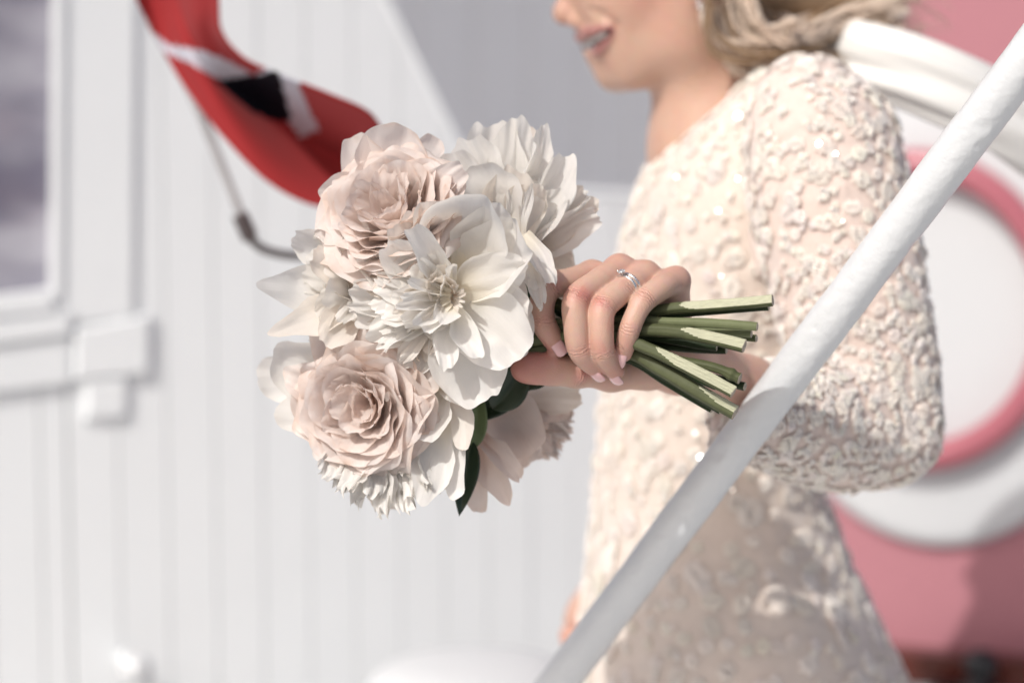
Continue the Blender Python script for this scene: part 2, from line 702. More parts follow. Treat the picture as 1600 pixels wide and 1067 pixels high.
def vnormals(V, F):
    d1 = V[F[:, 2]] - V[F[:, 0]]
    d2 = V[F[:, 3]] - V[F[:, 1]]
    fn = np.cross(d1, d2)
    N = np.zeros_like(V)
    for k in range(4):
        for q in range(3):
            N[:, q] += np.bincount(F[:, k], fn[:, q], len(V))
    return N / np.maximum(np.linalg.norm(N, axis=1), 1e-12)[:, None]


# ================================================================== SETTING
def box_from_quad(quad, n, t0, t1, bevel=0.0):
    """quad: 4 world points, extruded along n from t0 to t1"""
    q = np.asarray(quad, float)
    n = np.asarray(n, float)
    c = q.mean(0)
    if bevel > 0:
        qi = q + np.array([nrm(c - p) * bevel * 1.4 for p in q])
        V = np.vstack([q + n * t0, q + n * (t1 - bevel), qi + n * t1])
        k = 2
    else:
        V = np.vstack([q + n * t0, q + n * t1])
        k = 1
    m = len(q)
    F = [tuple(range(m))[::-1], tuple(k * m + i for i in range(m))]
    for l in range(k):
        for i in range(m):
            j = (i + 1) % m
            F.append((l * m + i, l * m + j, (l + 1) * m + j, (l + 1) * m + i))
    return V, F


def grid_ground(name, s, z, m):
    V = [(-s, -s, z), (s, -s, z), (s, s, z), (-s, s, z)]
    o = obj(name, mesh_from(name, V, [(0, 1, 2, 3)], mats=[m], smooth=False), kind='structure')
    return o


grid_ground('sea', 900.0, -2.2, M_SEA)
dk = MB()
V_, F_ = box_from_quad([(-4, -3, -0.12), (5, -3, -0.12), (5, 7, -0.12), (-4, 7, -0.12)], (0, 0, 1), 0, 0.12)
dk.add(V_, F_)
obj('deck', dk.mesh('deck', [M_DECK], False), kind='structure')


class Plane:
    def __init__(s, px, Y, ang_deg, lean=0):
        """vertical plane through the ray of px at depth Y, running right at ang from +X (positive = receding)"""
        s.o = Q(px, 533, Y)
        a = R(ang_deg)
        s.u = np.array([math.cos(a), math.sin(a), 0])
        s.n = np.array([math.sin(a), -math.cos(a), 0])   # faces the camera side

    def at(s, px, py, off=0.0):
        d = ray(px, py)
        t = np.dot(s.o + s.n * off - C0, s.n) / np.dot(d, s.n)
        return C0 + d * t

    def uz(s, u, z):
        return s.o + s.u * u + np.array([0, 0, z - s.o[2]])


# ---- white cabin side with a swept top edge
WL = Plane(0, 2.62, 24)
cw = empty('cabin_wall', tuple(WL.uz(0.4, 0)), 'white cabin side of narrow vertical boards with swept down top edge behind the bouquet', 'wall')
top_pts = [(-400, -900), (500, -205), (570, -62), (600, 0), (632, 64), (665, 130), (700, 200), (722, 236), (780, 278), (850, 298), (920, 308), (1010, 312), (1120, 314)]
TP = np.array([(np.dot(WL.at(a, b) - WL.o, WL.u), WL.at(a, b)[2]) for a, b in top_pts])
win_right = np.dot(WL.at(98, 300) - WL.o, WL.u)
win_sill = WL.at(40, 500)[2]
u0 = -0.75
u_end = np.dot(WL.at(1080, 500) - WL.o, WL.u)
pw = 0.0565
i = 0
while u0 < u_end:
    a, b = u0 + 0.0006, u0 + pw - 0.0006
    if a < win_right - 0.002 < b:
        b = win_right - 0.002
        u0 = b + 0.0012 - pw + 0.0006
    us = np.linspace(a, b, 4)
    zt = np.interp(us, TP[:, 0], TP[:, 1])
    zt = np.minimum(zt, 2.35)
    if b < win_right + 0.01:
        zt = np.minimum(zt, win_sill)
    quad = [WL.uz(a, 0.0), WL.uz(b, 0.0)] + [WL.uz(x, z) for x, z in zip(us[::-1], zt[::-1])]
    V_, F_ = box_from_quad(quad, WL.n, -0.02, random.uniform(-0.0006, 0.0006), 0.0022)
    mb = MB()
    mb.add(V_, F_)
    wpart('plank', mb.mesh('plank', [M_WHITE], False), cw)
    u0 += pw
    i += 1
# capping strip along the sweep and backing
cap = [WL.at(a, b, -0.004) + np.array([0, 0, 0.004]) for a, b in top_pts[1:]]
cp = catmull(cap, 60)
V_, F_ = tube(cp, 0.006, 10)
mb = MB()
mb.add(V_, F_)
wpart('edge_moulding', mb.mesh('edge_moulding', [M_WHITE]), cw)
bk = [WL.uz(u, z) for u, z in zip(TP[1:, 0], np.minimum(TP[1:, 1], 2.35))]
quad = [WL.uz(win_right, 0.0), WL.uz(TP[-1, 0], 0.0)] + bk[::-1]
V_, F_ = box_from_quad(quad, WL.n, -0.05, -0.022)
mb = MB()
mb.add(V_, F_)
V_, F_ = box_from_quad([WL.uz(-0.75, 0), WL.uz(win_right, 0), WL.uz(win_right, win_sill), WL.uz(-0.75, win_sill)], WL.n, -0.05, -0.022)
mb.add(V_, F_)
wpart('backing', mb.mesh('backing', [M_WHITE], False), cw)

# ---- window of the cabin (part of the wall)
wn = empty('window', (0, 0, 0), parent=cw)
wn.location = -Vector(cw.location)


def wall_piece(name, pts, t0, t1, m, parent, bevel=0.004, plane=WL):
    quad = [plane.at(a, b) for a, b in pts]
    V_, F_ = box_from_quad(quad, plane.n, t0, t1, bevel)
    mb = MB()
    mb.add(V_, F_)
    return wpart(name, mb.mesh(name, [m], False), parent)


wall_piece('pane', [(-260, 505), (88, 458), (100, -420), (-260, -440)], -0.03, -0.012, M_GLASS, wn, 0)
wall_piece('casing', [(88, 512), (205, 497), (212, -420), (98, -420)], 0.0015, 0.007, M_WHITE, wn)
wall_piece('inner_stop', [(80, 470), (91, 469), (99, -420), (89, -420)], -0.01, 0.012, M_WHITE, wn, 0.002)
wall_piece('bottom_rail', [(-260, 525), (87, 482), (80, 452), (-260, 492)], -0.012, 0.013, M_WHITE, wn)
wall_piece('sill', [(-260, 570), (112, 520), (108, 486), (-260, 528)], 0.0, 0.014, M_WHITE, wn)
wall_piece('apron', [(-260, 640), (112, 596), (112, 522), (-260, 574)], 0.0015, 0.009, M_WHITE, wn)
wall_piece('corner_block', [(113, 592), (232, 582), (232, 490), (113, 513)], 0.0015, 0.011, M_WHITE, wn)
wall_piece('corner_tongue', [(131, 655), (197, 650), (197, 586), (131, 592)], 0.0015, 0.009, M_WHITE, wn)

# ---- rear wall in the shade
WR = Plane(1100, 4.6, 44)
rw = empty('rear_cabin_wall', tuple(WR.uz(-0.6, 0)), 'grey shaded wall of vertical boards behind the swept white cabin side', 'wall')
for k in range(26):
    a = -1.9 + k * 0.13
    V_, F_ = box_from_quad([WR.uz(a + 0.002, 0), WR.uz(a + 0.128, 0), WR.uz(a + 0.128, 2.7), WR.uz(a + 0.002, 2.7)], WR.n, -0.02, 0.0, 0.006)
    mb = MB()
    mb.add(V_, F_)
    wpart('plank', mb.mesh('plank', [M_SHADE], False), rw)
V_, F_ = box_from_quad([WR.uz(-1.9, 0), WR.uz(1.5, 0), WR.uz(1.5, 2.7), WR.uz(-1.9, 2.7)], WR.n, -0.05, -0.021)
mb = MB()
mb.add(V_, F_)
wpart('backing', mb.mesh('backing', [M_SHADE], False), rw)

# ---- red wall on the right with oval plate
WP_ = Plane(1450, 2.68, -22)
pk = empty('red_wall', tuple(WP_.uz(0.1, 0)), 'sun faded red boat wall panel behind the bride', 'wall')
wall_piece('panel', [(1215, 1000), (2150, 1075), (2150, -700), (1215, -500)], -0.04, 0.0, M_PINK, pk, 0.004, WP_)
wall_piece('lower_panel', [(1215, 1700), (2150, 1800), (2150, 1110), (1215, 1038)], -0.06, -0.02, M_WHITE, pk, 0.004, WP_)
wr = empty('wood_rail', tuple(WP_.uz(0.1, 0.9)), 'dark varnished mahogany rail running under the faded red wall', 'rail')
q = [WP_.at(1215, 1041), WP_.at(2150, 1112), WP_.at(2150, 1063), WP_.at(1215, 991)]
V_, F_ = box_from_quad(q, WP_.n, 0.002, 0.035, 0.006)
mb = MB()
mb.add(V_, F_)
wpart('rail_board', mb.mesh('rail_board', [M_WOOD], False), wr)


def disc_on(plane, cpx, cpy, rx, ry, off, prof, m, name, parent, n=96):
    """oval body of revolution on the plane: prof = list of (scale, height)"""
    c = plane.at(cpx, cpy)
    ex = plane.at(cpx + 1, cpy) - plane.at(cpx - 1, cpy)
    ez = plane.at(cpx, cpy - 1) - plane.at(cpx, cpy + 1)
    hx = plane.u * (np.dot(ex, plane.u) / 2 * rx)
    hz = np.array([0, 0, 1.0]) * (ez[2] / 2 * ry)
    V = []
    for (s, h) in prof:
        for k in range(n):
            th = 2 * math.pi * k / n
            V.append(c + hx * math.cos(th) * s + hz * math.sin(th) * s + plane.n * (off + h))
    F = []
    for l in range(len(prof) - 1):
        for k in range(n):
            k2 = (k + 1) % n
            F.append((l * n + k, l * n + k2, (l + 1) * n + k2, (l + 1) * n + k))
    F.append(tuple((len(prof) - 1) * n + k for k in range(n)))
    return wpart(name, mesh_from(name, V, F, mats=[m]), parent)


pl = empty('oval_plate', tuple(WP_.at(1470, 482)), 'white oval plate with a raised pink ring mounted on the faded red wall', 'plate')
disc_on(WP_, 1470, 482, 288, 373, 0.0, [(1.0, 0), (1.0, 0.008), (0.985, 0.014), (0.93, 0.018), (0.5, 0.018)], M_PLATE, 'disc', pl)
tor = [(1.13 * 1.0 + 0 * k, 0) for k in range(1)]
prof = []
for k in range(13):
    th = math.pi * k / 12
    prof.append((1.0 + 0.115 * math.cos(th), 0.020 + 0.020 * math.sin(th)))
prof.append((0.885, 0.016))


def ring_on(plane, cpx, cpy, rx, ry, prof, m, name, parent, n=96):
    c = plane.at(cpx, cpy)
    ex = plane.at(cpx + 1, cpy) - plane.at(cpx - 1, cpy)
    ez = plane.at(cpx, cpy - 1) - plane.at(cpx, cpy + 1)
    hx = plane.u * (np.dot(ex, plane.u) / 2 * rx)
    hz = np.array([0, 0, 1.0]) * (ez[2] / 2 * ry)
    V = []
    for (s, h) in prof:
        for k in range(n):
            th = 2 * math.pi * k / n
            V.append(c + hx * math.cos(th) * s + hz * math.sin(th) * s + plane.n * h)
    F = []
    L = len(prof)
    for l in range(L):
        l2 = (l + 1) % L
        for k in range(n):
            k2 = (k + 1) % n
            F.append((l * n + k, l * n + k2, l2 * n + k2, l2 * n + k))
    return wpart(name, mesh_from(name, V, F, mats=[m]), parent)


prof = [(1.0 + 0.105 * math.cos(2 * math.pi * k / 16), 0.034 + 0.017 * math.sin(2 * math.pi * k / 16)) for k in range(16)]
ring_on(WP_, 1440, 482, 205, 226, prof, M_PINK2, 'ring', pl)

# ---- black knob by the rail
kb = empty('black_knob', tuple(WP_.at(1532, 1050, 0.05)), 'small black round knob on the mahogany rail', 'knob')
c = WP_.at(1532, 1036, 0.065)
mb = MB()
pr = [(0.000, 0.016), (0.010, 0.0145), (0.017, 0.009), (0.0195, 0.0), (0.017, -0.008), (0.010, -0.013), (0.008, -0.018), (0.022, -0.021), (0.024, -0.027), (0.0, -0.028)]
V_ = []
for r_, z_ in pr:
    for k in range(20):
        th = 2 * math.pi * k / 20
        V_.append(c + np.array([r_ * math.cos(th), r_ * math.sin(th), z_]))
F_ = [(l * 20 + k, l * 20 + (k + 1) % 20, (l + 1) * 20 + (k + 1) % 20, (l + 1) * 20 + k) for l in range(len(pr) - 1) for k in range(20)]
mb.add(V_, F_)
wpart('head', mb.mesh('head', [M_BLACK]), kb)
V_, F_ = box_from_quad([c + np.array([-0.05, -0.012, -0.03]), c + np.array([0.014, -0.012, -0.034]), c + np.array([0.014, 0.03, -0.034]), c + np.array([-0.05, 0.03, -0.03])], (0, 0, 1), -0.006, 0.004)
mb = MB()
mb.add(V_, F_)
wpart('bracket', mb.mesh('bracket', [M_BLACK], False), kb)


def lathe_thing(name, partname, c, pr, m, label, cat, n=32):
    t = empty(name, (c[0], c[1], c[2] + pr[-1][1]), label, cat)
    V_ = []
    for r_, z_ in pr:
        for k in range(n):
            th = 2 * math.pi * k / n
            V_.append(np.asarray(c) + np.array([r_ * math.cos(th), r_ * math.sin(th), z_]))
    F_ = [(l * n + k, l * n + (k + 1) % n, (l + 1) * n + (k + 1) % n, (l + 1) * n + k) for l in range(len(pr) - 1) for k in range(n)]
    mb = MB()
    mb.add(V_, F_)
    wpart(partname, mb.mesh(partname, [m]), t)
    return t


# white rounded ventilator cowl whose top shows at the bottom edge
c = Q(745, 1030, 2.45)
lathe_thing('deck_ventilator', 'cowl', c,
            [(0.0, 0.0), (0.05, -0.001), (0.085, -0.006), (0.108, -0.017), (0.12, -0.035), (0.118, -0.05), (0.07, -0.06), (0.065, -c[2] + 0.02), (0.09, -c[2] + 0.004), (0.0, -c[2])],
            M_PLATE, 'low white mushroom ventilator top at the foot of the cabin wall below the bouquet', 'ventilator', 48)
c = WL.at(213, 1046, 0.06)
t = lathe_thing('white_door_knob', 'knob', c + np.array([0, 0, 0.0]),
                [(0.0, 0.018), (0.012, 0.015), (0.018, 0.005), (0.018, -0.005), (0.011, -0.014), (0.0, -0.017)],
                M_PLATE, 'little white round knob on the white boards below the window', 'knob', 20)
V_, F_ = tube([c, c - WL.n * 0.07], 0.008, 10)
mb = MB()
mb.add(V_, F_)
wpart('shank', mb.mesh('shank', [M_WHITE]), t)


# ---- the flag
def polygon_mask(P, poly):
    x, y = P[:, 0], P[:, 1]
    ins = np.zeros(len(P), bool)
    n = len(poly)
    for i in range(n):
        x1, y1 = poly[i]
        x2, y2 = poly[(i + 1) % n]
        c_ = ((y1 > y) != (y2 > y)) & (x < (x2 - x1) * (y - y1) / ((y2 - y1) if y2 != y1 else 1e-9) + x1)
        ins ^= c_
    return ins


fl_lo = catmull([(150, -130), (212, -5), (252, 72), (298, 150), (355, 222), (425, 288), (500, 322), (560, 312), (600, 280)], 110)
fl_up = catmull([(330, -130), (340, -5), (346, 50), (382, 92), (440, 118), (515, 148), (570, 172), (592, 196), (602, 225)], 110)
nv = 34
FP = []
FV = []
for i in range(110):
    for j in range(nv):
        v = j / (nv - 1)
        p = fl_lo[i] * (1 - v) + fl_up[i] * v
        FP.append(p)
        u = i / 109
        tri = v / 0.5 if v < 0.5 else (1 - v) / 0.5
        dep = 2.06 + (0.045 if v < 0.5 else 0.10) * tri ** 0.8 - (0 if v < 0.5 else 0.055) - 0.02 * v + 0.010 * math.sin(9 * u + 5 * v) + 0.018 * math.sin(6.5 * v + 6 * u)
        FV.append(Q(p[0], p[1], dep))
FP = np.array(FP)
FF = np.array([(i * nv + j, (i + 1) * nv + j, (i + 1) * nv + j + 1, i * nv + j + 1) for i in range(109) for j in range(nv - 1)])
cen = FP[FF].mean(1)
mi = np.zeros(len(FF), int)
w1 = [(232, 46), (262, 70), (318, 80), (358, 97), (395, 117), (440, 100), (440, 113), (400, 120), (345, 124), (296, 99), (250, 80)]
w2 = [(436, 100), (458, 112), (498, 204), (470, 214), (448, 186)]
b1 = [(335, 126), (436, 112), (446, 150), (455, 186), (434, 192), (396, 176), (362, 150)]
mi[polygon_mask(cen, w1) | polygon_mask(cen, w2)] = 1
mi[polygon_mask(cen, b1)] = 2
fg = empty('flag', tuple(Q(280, -80, 2.08)), 'folded red flag with white edged navy cross hanging above the bouquet', 'flag')
o = wpart('flag_cloth', mesh_from('flag_cloth', FV, FF, mats=[M_RED, M_FWHITE, M_FBLUE], mat_idx=mi), fg)
md = o.modifiers.new('thick', 'SOLIDIFY')
md.thickness = 0.0012
hal = empty('flag_line', tuple(Q(380, 350, 2.13)), 'thin grey line with hooked clip hanging below the flag', 'line')
pts = catmull([Q(232, 30, 2.12), Q(292, 132, 2.125), Q(330, 220, 2.13), Q(362, 300, 2.13), Q(380, 345, 2.13)], 30)
V_, F_ = tube(pts, 0.0042, 8)
mb = MB()
mb.add(V_, F_)
wpart('cord', mb.mesh('cord', [M_CABLE]), hal)
pts = catmull([Q(374, 335, 2.13), Q(384, 356, 2.13), Q(394, 376, 2.135), Q(418, 392, 2.14), Q(462, 400, 2.15), Q(520, 400, 2.18)], 30)
V_, F_ = tube(pts, np.r_[np.full(11, 0.0075), np.full(19, 0.004)], 8)
mb = MB()
mb.add(V_, F_)
wpart('clip', mb.mesh('clip', [M_CLIP]), hal)


# ---- the diagonal handrail in the foreground
hr = empty('handrail', tuple(Q(872, 1067, 1.74)), 'thick white painted steel handrail slanting across in front of the bride', 'handrail')
A = Q(870, 1069, 1.77)
B = Q(1601, 96, 1.535)
dirv = nrm(B - A)
A2 = A - dirv * 0.75
B2 = B + dirv * 0.25
n_ = 900
sd = 60
x_, y_, _a = frame_from(dirv)
Vp = []
ph = rng.uniform(0, 6.28, 8)
DENTS = [(rng.uniform(0.6, 2.0), rng.uniform(0, 6.28), rng.uniform(0.002, 0.006), rng.choice([0.0004, 0.0007, -0.0004])) for _ in range(60)]
for i in range(n_):
    p = A2 + (B2 - A2) * (i / (n_ - 1))
    s = i / (n_ - 1) * np.linalg.norm(B2 - A2)
    for k in range(sd):
        th = 2 * math.pi * k / sd
        w = 0.00016 * math.sin(2 * th + 38 * s + ph[0]) + 0.00013 * math.sin(3 * th - 70 * s + ph[1]) + 0.0001 * math.sin(5 * th + 160 * s + ph[2]) + 0.00008 * math.sin(7 * th - 300 * s + ph[3]) * math.sin(90 * s)
        r_ = 0.0146 + w
        for ds, dt, dr, dd in DENTS:
            q_ = math.hypot((s - ds), (((th - dt + math.pi) % (2 * math.pi)) - math.pi) * 0.0146) / dr
            if q_ < 1:
                r_ -= dd * (1 - q_ ** 4)
        Vp.append(p + r_ * (x_ * math.cos(th) + y_ * math.sin(th)))
Vp = np.array(Vp)
Fp = np.array([(i * sd + k, i * sd + (k + 1) % sd, (i + 1) * sd + (k + 1) % sd, (i + 1) * sd + k) for i in range(n_ - 1) for k in range(sd)])
wpart('tube', mesh_from('tube', Vp, Fp, mats=[M_POLE]), hr)
foot = A2
V_, F_ = tube([foot + np.array([0, 0, 0.02]), np.array([foot[0], foot[1], 0.0])], 0.016, 20)
mb = MB()
mb.add(V_, F_)
wpart('foot_post', mb.mesh('foot_post', [M_POLE]), hr)

# ================================================================== THE BRIDE
YB = 2.0
person = empty('person', tuple(np.array([Q(1150, 700, YB)[0], YB, 0.0])), 'smiling woman in a cream tufted long sleeved dress holding out the bouquet', 'person')

# --- left hand (the one that grips the stems)
Y0 = 1.59


def H(px, py, dy):
    return Q(px, py, Y0 + dy)


mm = 0.001
fingers = {
    'pinky': [(1056, 439, 0.012, 9.6), (1034, 449, -0.004, 8.6), (1006, 470, -0.016, 8.0), (993, 492, -0.020, 7.2), (984, 514, -0.021, 7.3), (978, 535, -0.019, 6.9), (973, 552, -0.015, 6.3)],
    'ring': [(1008, 431, 0.012, 10.2), (975, 453, -0.008, 9.0), (943, 480, -0.022, 8.9), (940, 515, -0.026, 8.2), (942, 548, -0.024, 8.1), (951, 567, -0.018, 7.2), (962, 580, -0.012, 6.3)],
    'middle': [(968, 421, 0.013, 10.2), (932, 443, -0.006, 9.2), (901, 468, -0.020, 9.2), (900, 508, -0.024, 8.6), (905, 543, -0.022, 8.4), (917, 562, -0.017, 7.5), (932, 575, -0.012, 6.4)],
    'index': [(925, 430, 0.022, 10.0), (893, 440, 0.006, 9.6), (858, 448, -0.006, 9.2), (847, 474, -0.008, 8.6), (848, 500, -0.008, 8.4), (858, 521, -0.007, 7.7), (869, 537, -0.006, 6.8)],
}
thumb = [(1010, 575, 0.030, 14.0), (955, 583, 0.018, 11.5), (900, 580, 0.004, 9.8), (862, 576, -0.001, 10.0), (832, 575, -0.003, 9.3), (818, 576, -0.003, 8.6)]
wrist = [(1062, 566, 0.048, 18.5), (1110, 576, 0.075, 18.5), (1165, 606, 0.105, 21.0), (1230, 640, 0.140, 27.0)]
FJ = {k: [(H(a, b, c), r * mm * 0.97) for a, b, c, r in v] for k, v in fingers.items()}
TJ = [(H(a, b, c), r * mm) for a, b, c, r in thumb]
WJ = [(H(a, b, c), r * mm) for a, b, c, r in wrist]


def chain(P, J, k):
    if k < 0.004:
        c_ = catmull([np.r_[p_, r_] for p_, r_ in J], (len(J) - 1) * 5 + 1)
        J = [(q[:3], q[3]) for q in c_]
        k = 0.0006
    d = None
    for (a, ra), (b, rb) in zip(J[:-1], J[1:]):
        e = seg_d(P, a, b, ra, rb)
        d = e if d is None else smin(d, e, k)
    return d


palm_roots = {'pinky': (1052, 560, 0.046), 'ring': (1032, 550, 0.050), 'middle': (1012, 545, 0.050), 'index': (985, 548, 0.046)}


def hand_sdf(P):
    palm = None
    for k, rp in palm_roots.items():
        e = seg_d(P, FJ[k][0][0], H(*rp), FJ[k][0][1] * 0.98, 0.0135)
        palm = e if palm is None else smin(palm, e, 0.009)
    palm = smin(palm, seg_d(P, H(1035, 562, 0.048), WJ[0][0], 0.019, 0.021), 0.014)
    wr_ = chain(P, WJ, 0.012)
    body = smin(palm, wr_, 0.012)
    # thenar mass
    body = smin(body, chain(P, TJ, 0.007), 0.009)
    body = smin(body, seg_d(P, H(1010, 570, 0.032), H(985, 520, 0.045), 0.014, 0.012), 0.010)
    fs = []
    for k, J in FJ.items():
        fs.append(chain(P, J, 0.0035))
    f = fs[0]
    for g in fs[1:]:
        f = smin(f, g, 0.0012)
    # web between finger roots and the palm
    webs = smin(body, f, 0.0045)
    return webs


allj = np.array([p for J in list(FJ.values()) + [TJ, WJ] for p, r in J])
V, F = field(hand_sdf, allj.min(0) - 0.035, allj.max(0) + 0.035, 0.00085)
V = relax(V, F, 5, 0.5)


def joint_info(V):
    red = np.zeros(len(V))
    along = np.zeros(len(V))
    crease = np.zeros(len(V))
    best = np.full(len(V), 9.0)
    for k, J in list(FJ.items()) + [('thumb', TJ)]:
        js = [2, 4] if k != 'thumb' else [2]
        for q in js:
            p = J[q][0]
            ax = nrm(J[q + 1][0] - J[q - 1][0])
            d = np.linalg.norm(V - p, axis=1)
            al = (V - p) @ ax
            m_ = np.exp(-(np.abs(al) / 0.0034) ** 2) * (d < 0.016)
            up = d < best
            along[up] = al[up]
            crease[up] = (m_ * (1.0 if q == 2 else 0.75))[up]
            best = np.minimum(best, d)
            outward = np.clip((V - p) @ nrm(C0 - p + np.array([0, 0, 0.8])) / 0.008, 0, 1)
            red += (0.42 if q == 2 else 0.30) * np.exp(-(al / 0.0065) ** 2) * (d < 0.02) * outward
        p = J[-1][0]
        d = np.linalg.norm(V - p, axis=1)
        red += 0.45 * np.exp(-(d / 0.010) ** 2)
    pth = TJ[-2][0]
    red += 0.9 * np.exp(-(np.linalg.norm(V - pth, axis=1) / 0.018) ** 2)
    # MCP knuckles
    for k, J in FJ.items():
        red += 0.22 * np.exp(-(np.linalg.norm(V - J[0][0], axis=1) / 0.012) ** 2)
    return np.clip(red, 0, 1), along, crease


def patch(V, seed=0):
    r_ = np.random.default_rng(seed)
    s = np.zeros(len(V))
    for _ in range(8):
        k = r_.normal(0, 1, 3)
        k = k / np.linalg.norm(k) * r_.uniform(60, 260)
        s += np.sin(V @ k + r_.uniform(0, 6.28))
    return s / 8


SKIN = np.array([0.60, 0.385, 0.30])
SKINR = np.array([0.53, 0.225, 0.185])


def tone(V, red):
    t = np.clip(red * 1.15 + 0.06 + 0.30 * patch(V, 3) + 0.15 * patch(V * 2.3, 13), 0, 1)[:, None]
    return SKIN * (1 - t) + SKINR * t


red, along, crease = joint_info(V)
# sink the crease lines a little for real
N = vnormals(V, F)
cd = (np.sin(along * 2900 + 9 * patch(V, 9)) * crease * np.clip(0.5 + 2.2 * patch(V * 1.3, 31), 0, 1))[:, None]
V = V + N * cd * 0.00011
hand_me = (V, F, tone(V, red), along, crease)

# --- head, neck (front of the face points left and a little down)
tilt = R(17)
Hc = Q(1072, -95, YB)
fx = np.array([-math.cos(tilt), -0.06, -math.sin(tilt)])
fx = nrm(fx)
fz = nrm(np.array([-math.sin(tilt), 0, math.cos(tilt)]))
fy = np.cross(fz, fx)


def HP(px, py, lat=0.0):
    """point of the head's mid plane seen at px,py, shifted sideways by lat (towards the camera positive)"""
    return Q(px, py, YB) + np.array([0, -1, 0]) * lat


ROTH = np.stack([fx, np.array([0, 1.0, 0]), fz], 1)


LIPS = None


def head_sdf(P):
    d = ell_d(P, HP(1090, -105), (0.094, 0.074, 0.088), ROTH)
    d = smin(d, ell_d(P, HP(990, -30), (0.056, 0.058, 0.072), ROTH), 0.02)
    for s in (-1, 1):
        d = smin(d, ell_d(P, HP(985, 0, s * 0.030), (0.034, 0.026, 0.032), ROTH), 0.016)      # cheek
        d = smin(d, seg_d(P, HP(1060, 62, s * 0.040), HP(985, 112, s * 0.020), 0.018, 0.015), 0.022)
        d = smin(d, seg_d(P, HP(1060, 62, s * 0.040), HP(1070, -20, s * 0.050), 0.018, 0.018), 0.022)
        d = smin(d, ell_d(P, HP(1010, 55, s * 0.026), (0.036, 0.024, 0.036), ROTH), 0.016)
    d = smin(d, ell_d(P, HP(958, 66), (0.026, 0.026, 0.030), ROTH), 0.014)                    # muzzle
    d = smin(d, ell_d(P, HP(965, 116), (0.0165, 0.018, 0.0135), ROTH), 0.012)                 # chin
    # nose
    d = smin(d, seg_d(P, HP(925, -75), HP(884, 14), 0.009, 0.0088), 0.010)
    d = smin(d, ell_d(P, HP(884, 22), (0.0105, 0.0105, 0.0092), ROTH), 0.006)
    for s in (-1, 1):
        d = smin(d, ell_d(P, HP(907, 32, s * 0.0115), (0.0105, 0.0062, 0.0070), ROTH), 0.004)
    # eye sockets and brow (above the frame)
    for s in (-1, 1):
        d = smax(d, -ell_d(P, HP(912, -80, s * 0.032), (0.016, 0.018, 0.012), ROTH), 0.008)
        d = smin(d, ell_d(P, HP(930, -78, s * 0.031), (0.0125, 0.0125, 0.0115), ROTH), 0.003)
    d = smax(d, -ell_d(P, HP(898, 44, 0.008), (0.004, 0.0035, 0.003), ROTH), 0.002)
    d = smax(d, -ell_d(P, HP(898, 44, -0.008), (0.004, 0.0035, 0.003), ROTH), 0.002)
    if LIPS:
        up_, lo_, gap_, fold_ = LIPS
        for pth, k_ in ((up_, 0.003), (lo_, 0.003)):
            for (a1, ra), (a2, rb) in zip(pth[:-1], pth[1:]):
                d = smin(d, seg_d(P, a1, a2, ra, rb), k_)
        for (a1, ra), (a2, rb) in zip(fold_[:-1], fold_[1:]):
            d = smax(d, -seg_d(P, a1, a2, ra, rb), 0.004)
        for (a1, ra), (a2, rb) in zip(gap_[:-1], gap_[1:]):
            d = smax(d, -seg_d(P, a1, a2, ra, rb), 0.0015)
    # neck
    d = smin(d, seg_d(P, HP(1100, 20), HP(1136, 235), 0.047, 0.050), 0.022)
    d = smin(d, seg_d(P, HP(1070, 10, 0.045), HP(1085, 215, 0.022), 0.011, 0.009), 0.022)
    d = smin(d, seg_d(P, HP(1120, 240), HP(1180, 330), 0.056, 0.09), 0.03)
    # ear
    for s in (-1, 1):
        d = smin(d, ell_d(P, HP(1093, -42, s * 0.073), (0.016, 0.006, 0.030), ROTH), 0.006)
        d = smin(d, ell_d(P, HP(1086, -6, s * 0.070), (0.008, 0.005, 0.009), ROTH), 0.005)
    return d




def mirror(p):
    return np.array([p[0], 2 * YB - p[1], p[2]])


def hit(px, py, fn=head_sdf):
    d = nrm(ray(px, py))
    t = 1.55
    for _ in range(80):
        e = float(fn((C0 + d * t)[None].astype(np.float32))[0])
        if e < 0.0002 or t > 2.2:
            break
        t += max(e * 0.7, 0.0003)
    return C0 + d * t


def lip_path(pts_, front, inset):
    near = []
    for px_, py_, r_ in pts_:
        h_ = hit(px_, py_)
        near.append((h_ + nrm(ray(px_, py_)) * inset, r_))
    fr = [(HP(front[0], front[1]), front[2])]
    return [(mirror(p_), r_) for p_, r_ in near[::-1]] + fr + near


LIPS = (lip_path([(918, 51, 0.0044), (932, 47, 0.0042), (946, 44, 0.0032), (956, 44, 0.0018)], (908, 57, 0.0050), 0.0005),
        lip_path([(937, 79, 0.0046), (946, 67, 0.0040), (954, 56, 0.0026), (958, 49, 0.0015)], (931, 86, 0.0052), 0.0005),
        lip_path([(928, 67, 0.0040), (939, 60, 0.0036), (949, 53, 0.0026), (957, 47, 0.0012)], (917, 72, 0.0048), -0.0012),
        [(hit(921, 16), 0.0016), (hit(942, 24), 0.0022), (hit(962, 40), 0.0020), (hit(968, 58), 0.0012)])
TEETH = [p_ for p_, r_ in lip_path([(926, 63, 1), (938, 56, 1), (950, 50, 1)], (920, 67, 1), 0.0035)]
a = HP(1090, -105)
V, F = field(head_sdf, np.array([Q(850, 0, YB)[0] - 0.01, YB - 0.16, Q(1000, 300, YB)[2]]), np.array([Q(1290, 0, YB)[0], YB + 0.16, a[2] + 0.13]), 0.0018)
V = relax(V, F, 2, 0.5)
red = np.zeros(len(V))
lipU = np.full(len(V), 9.0)
for pth in LIPS[:2]:
    for (a1, ra), (a2, rb) in zip(pth[:-1], pth[1:]):
        lipU = np.minimum(lipU, seg_d(V.astype(np.float32), a1, a2, ra, rb))
lip = np.clip(1.3 - lipU / 0.0012, 0, 1)
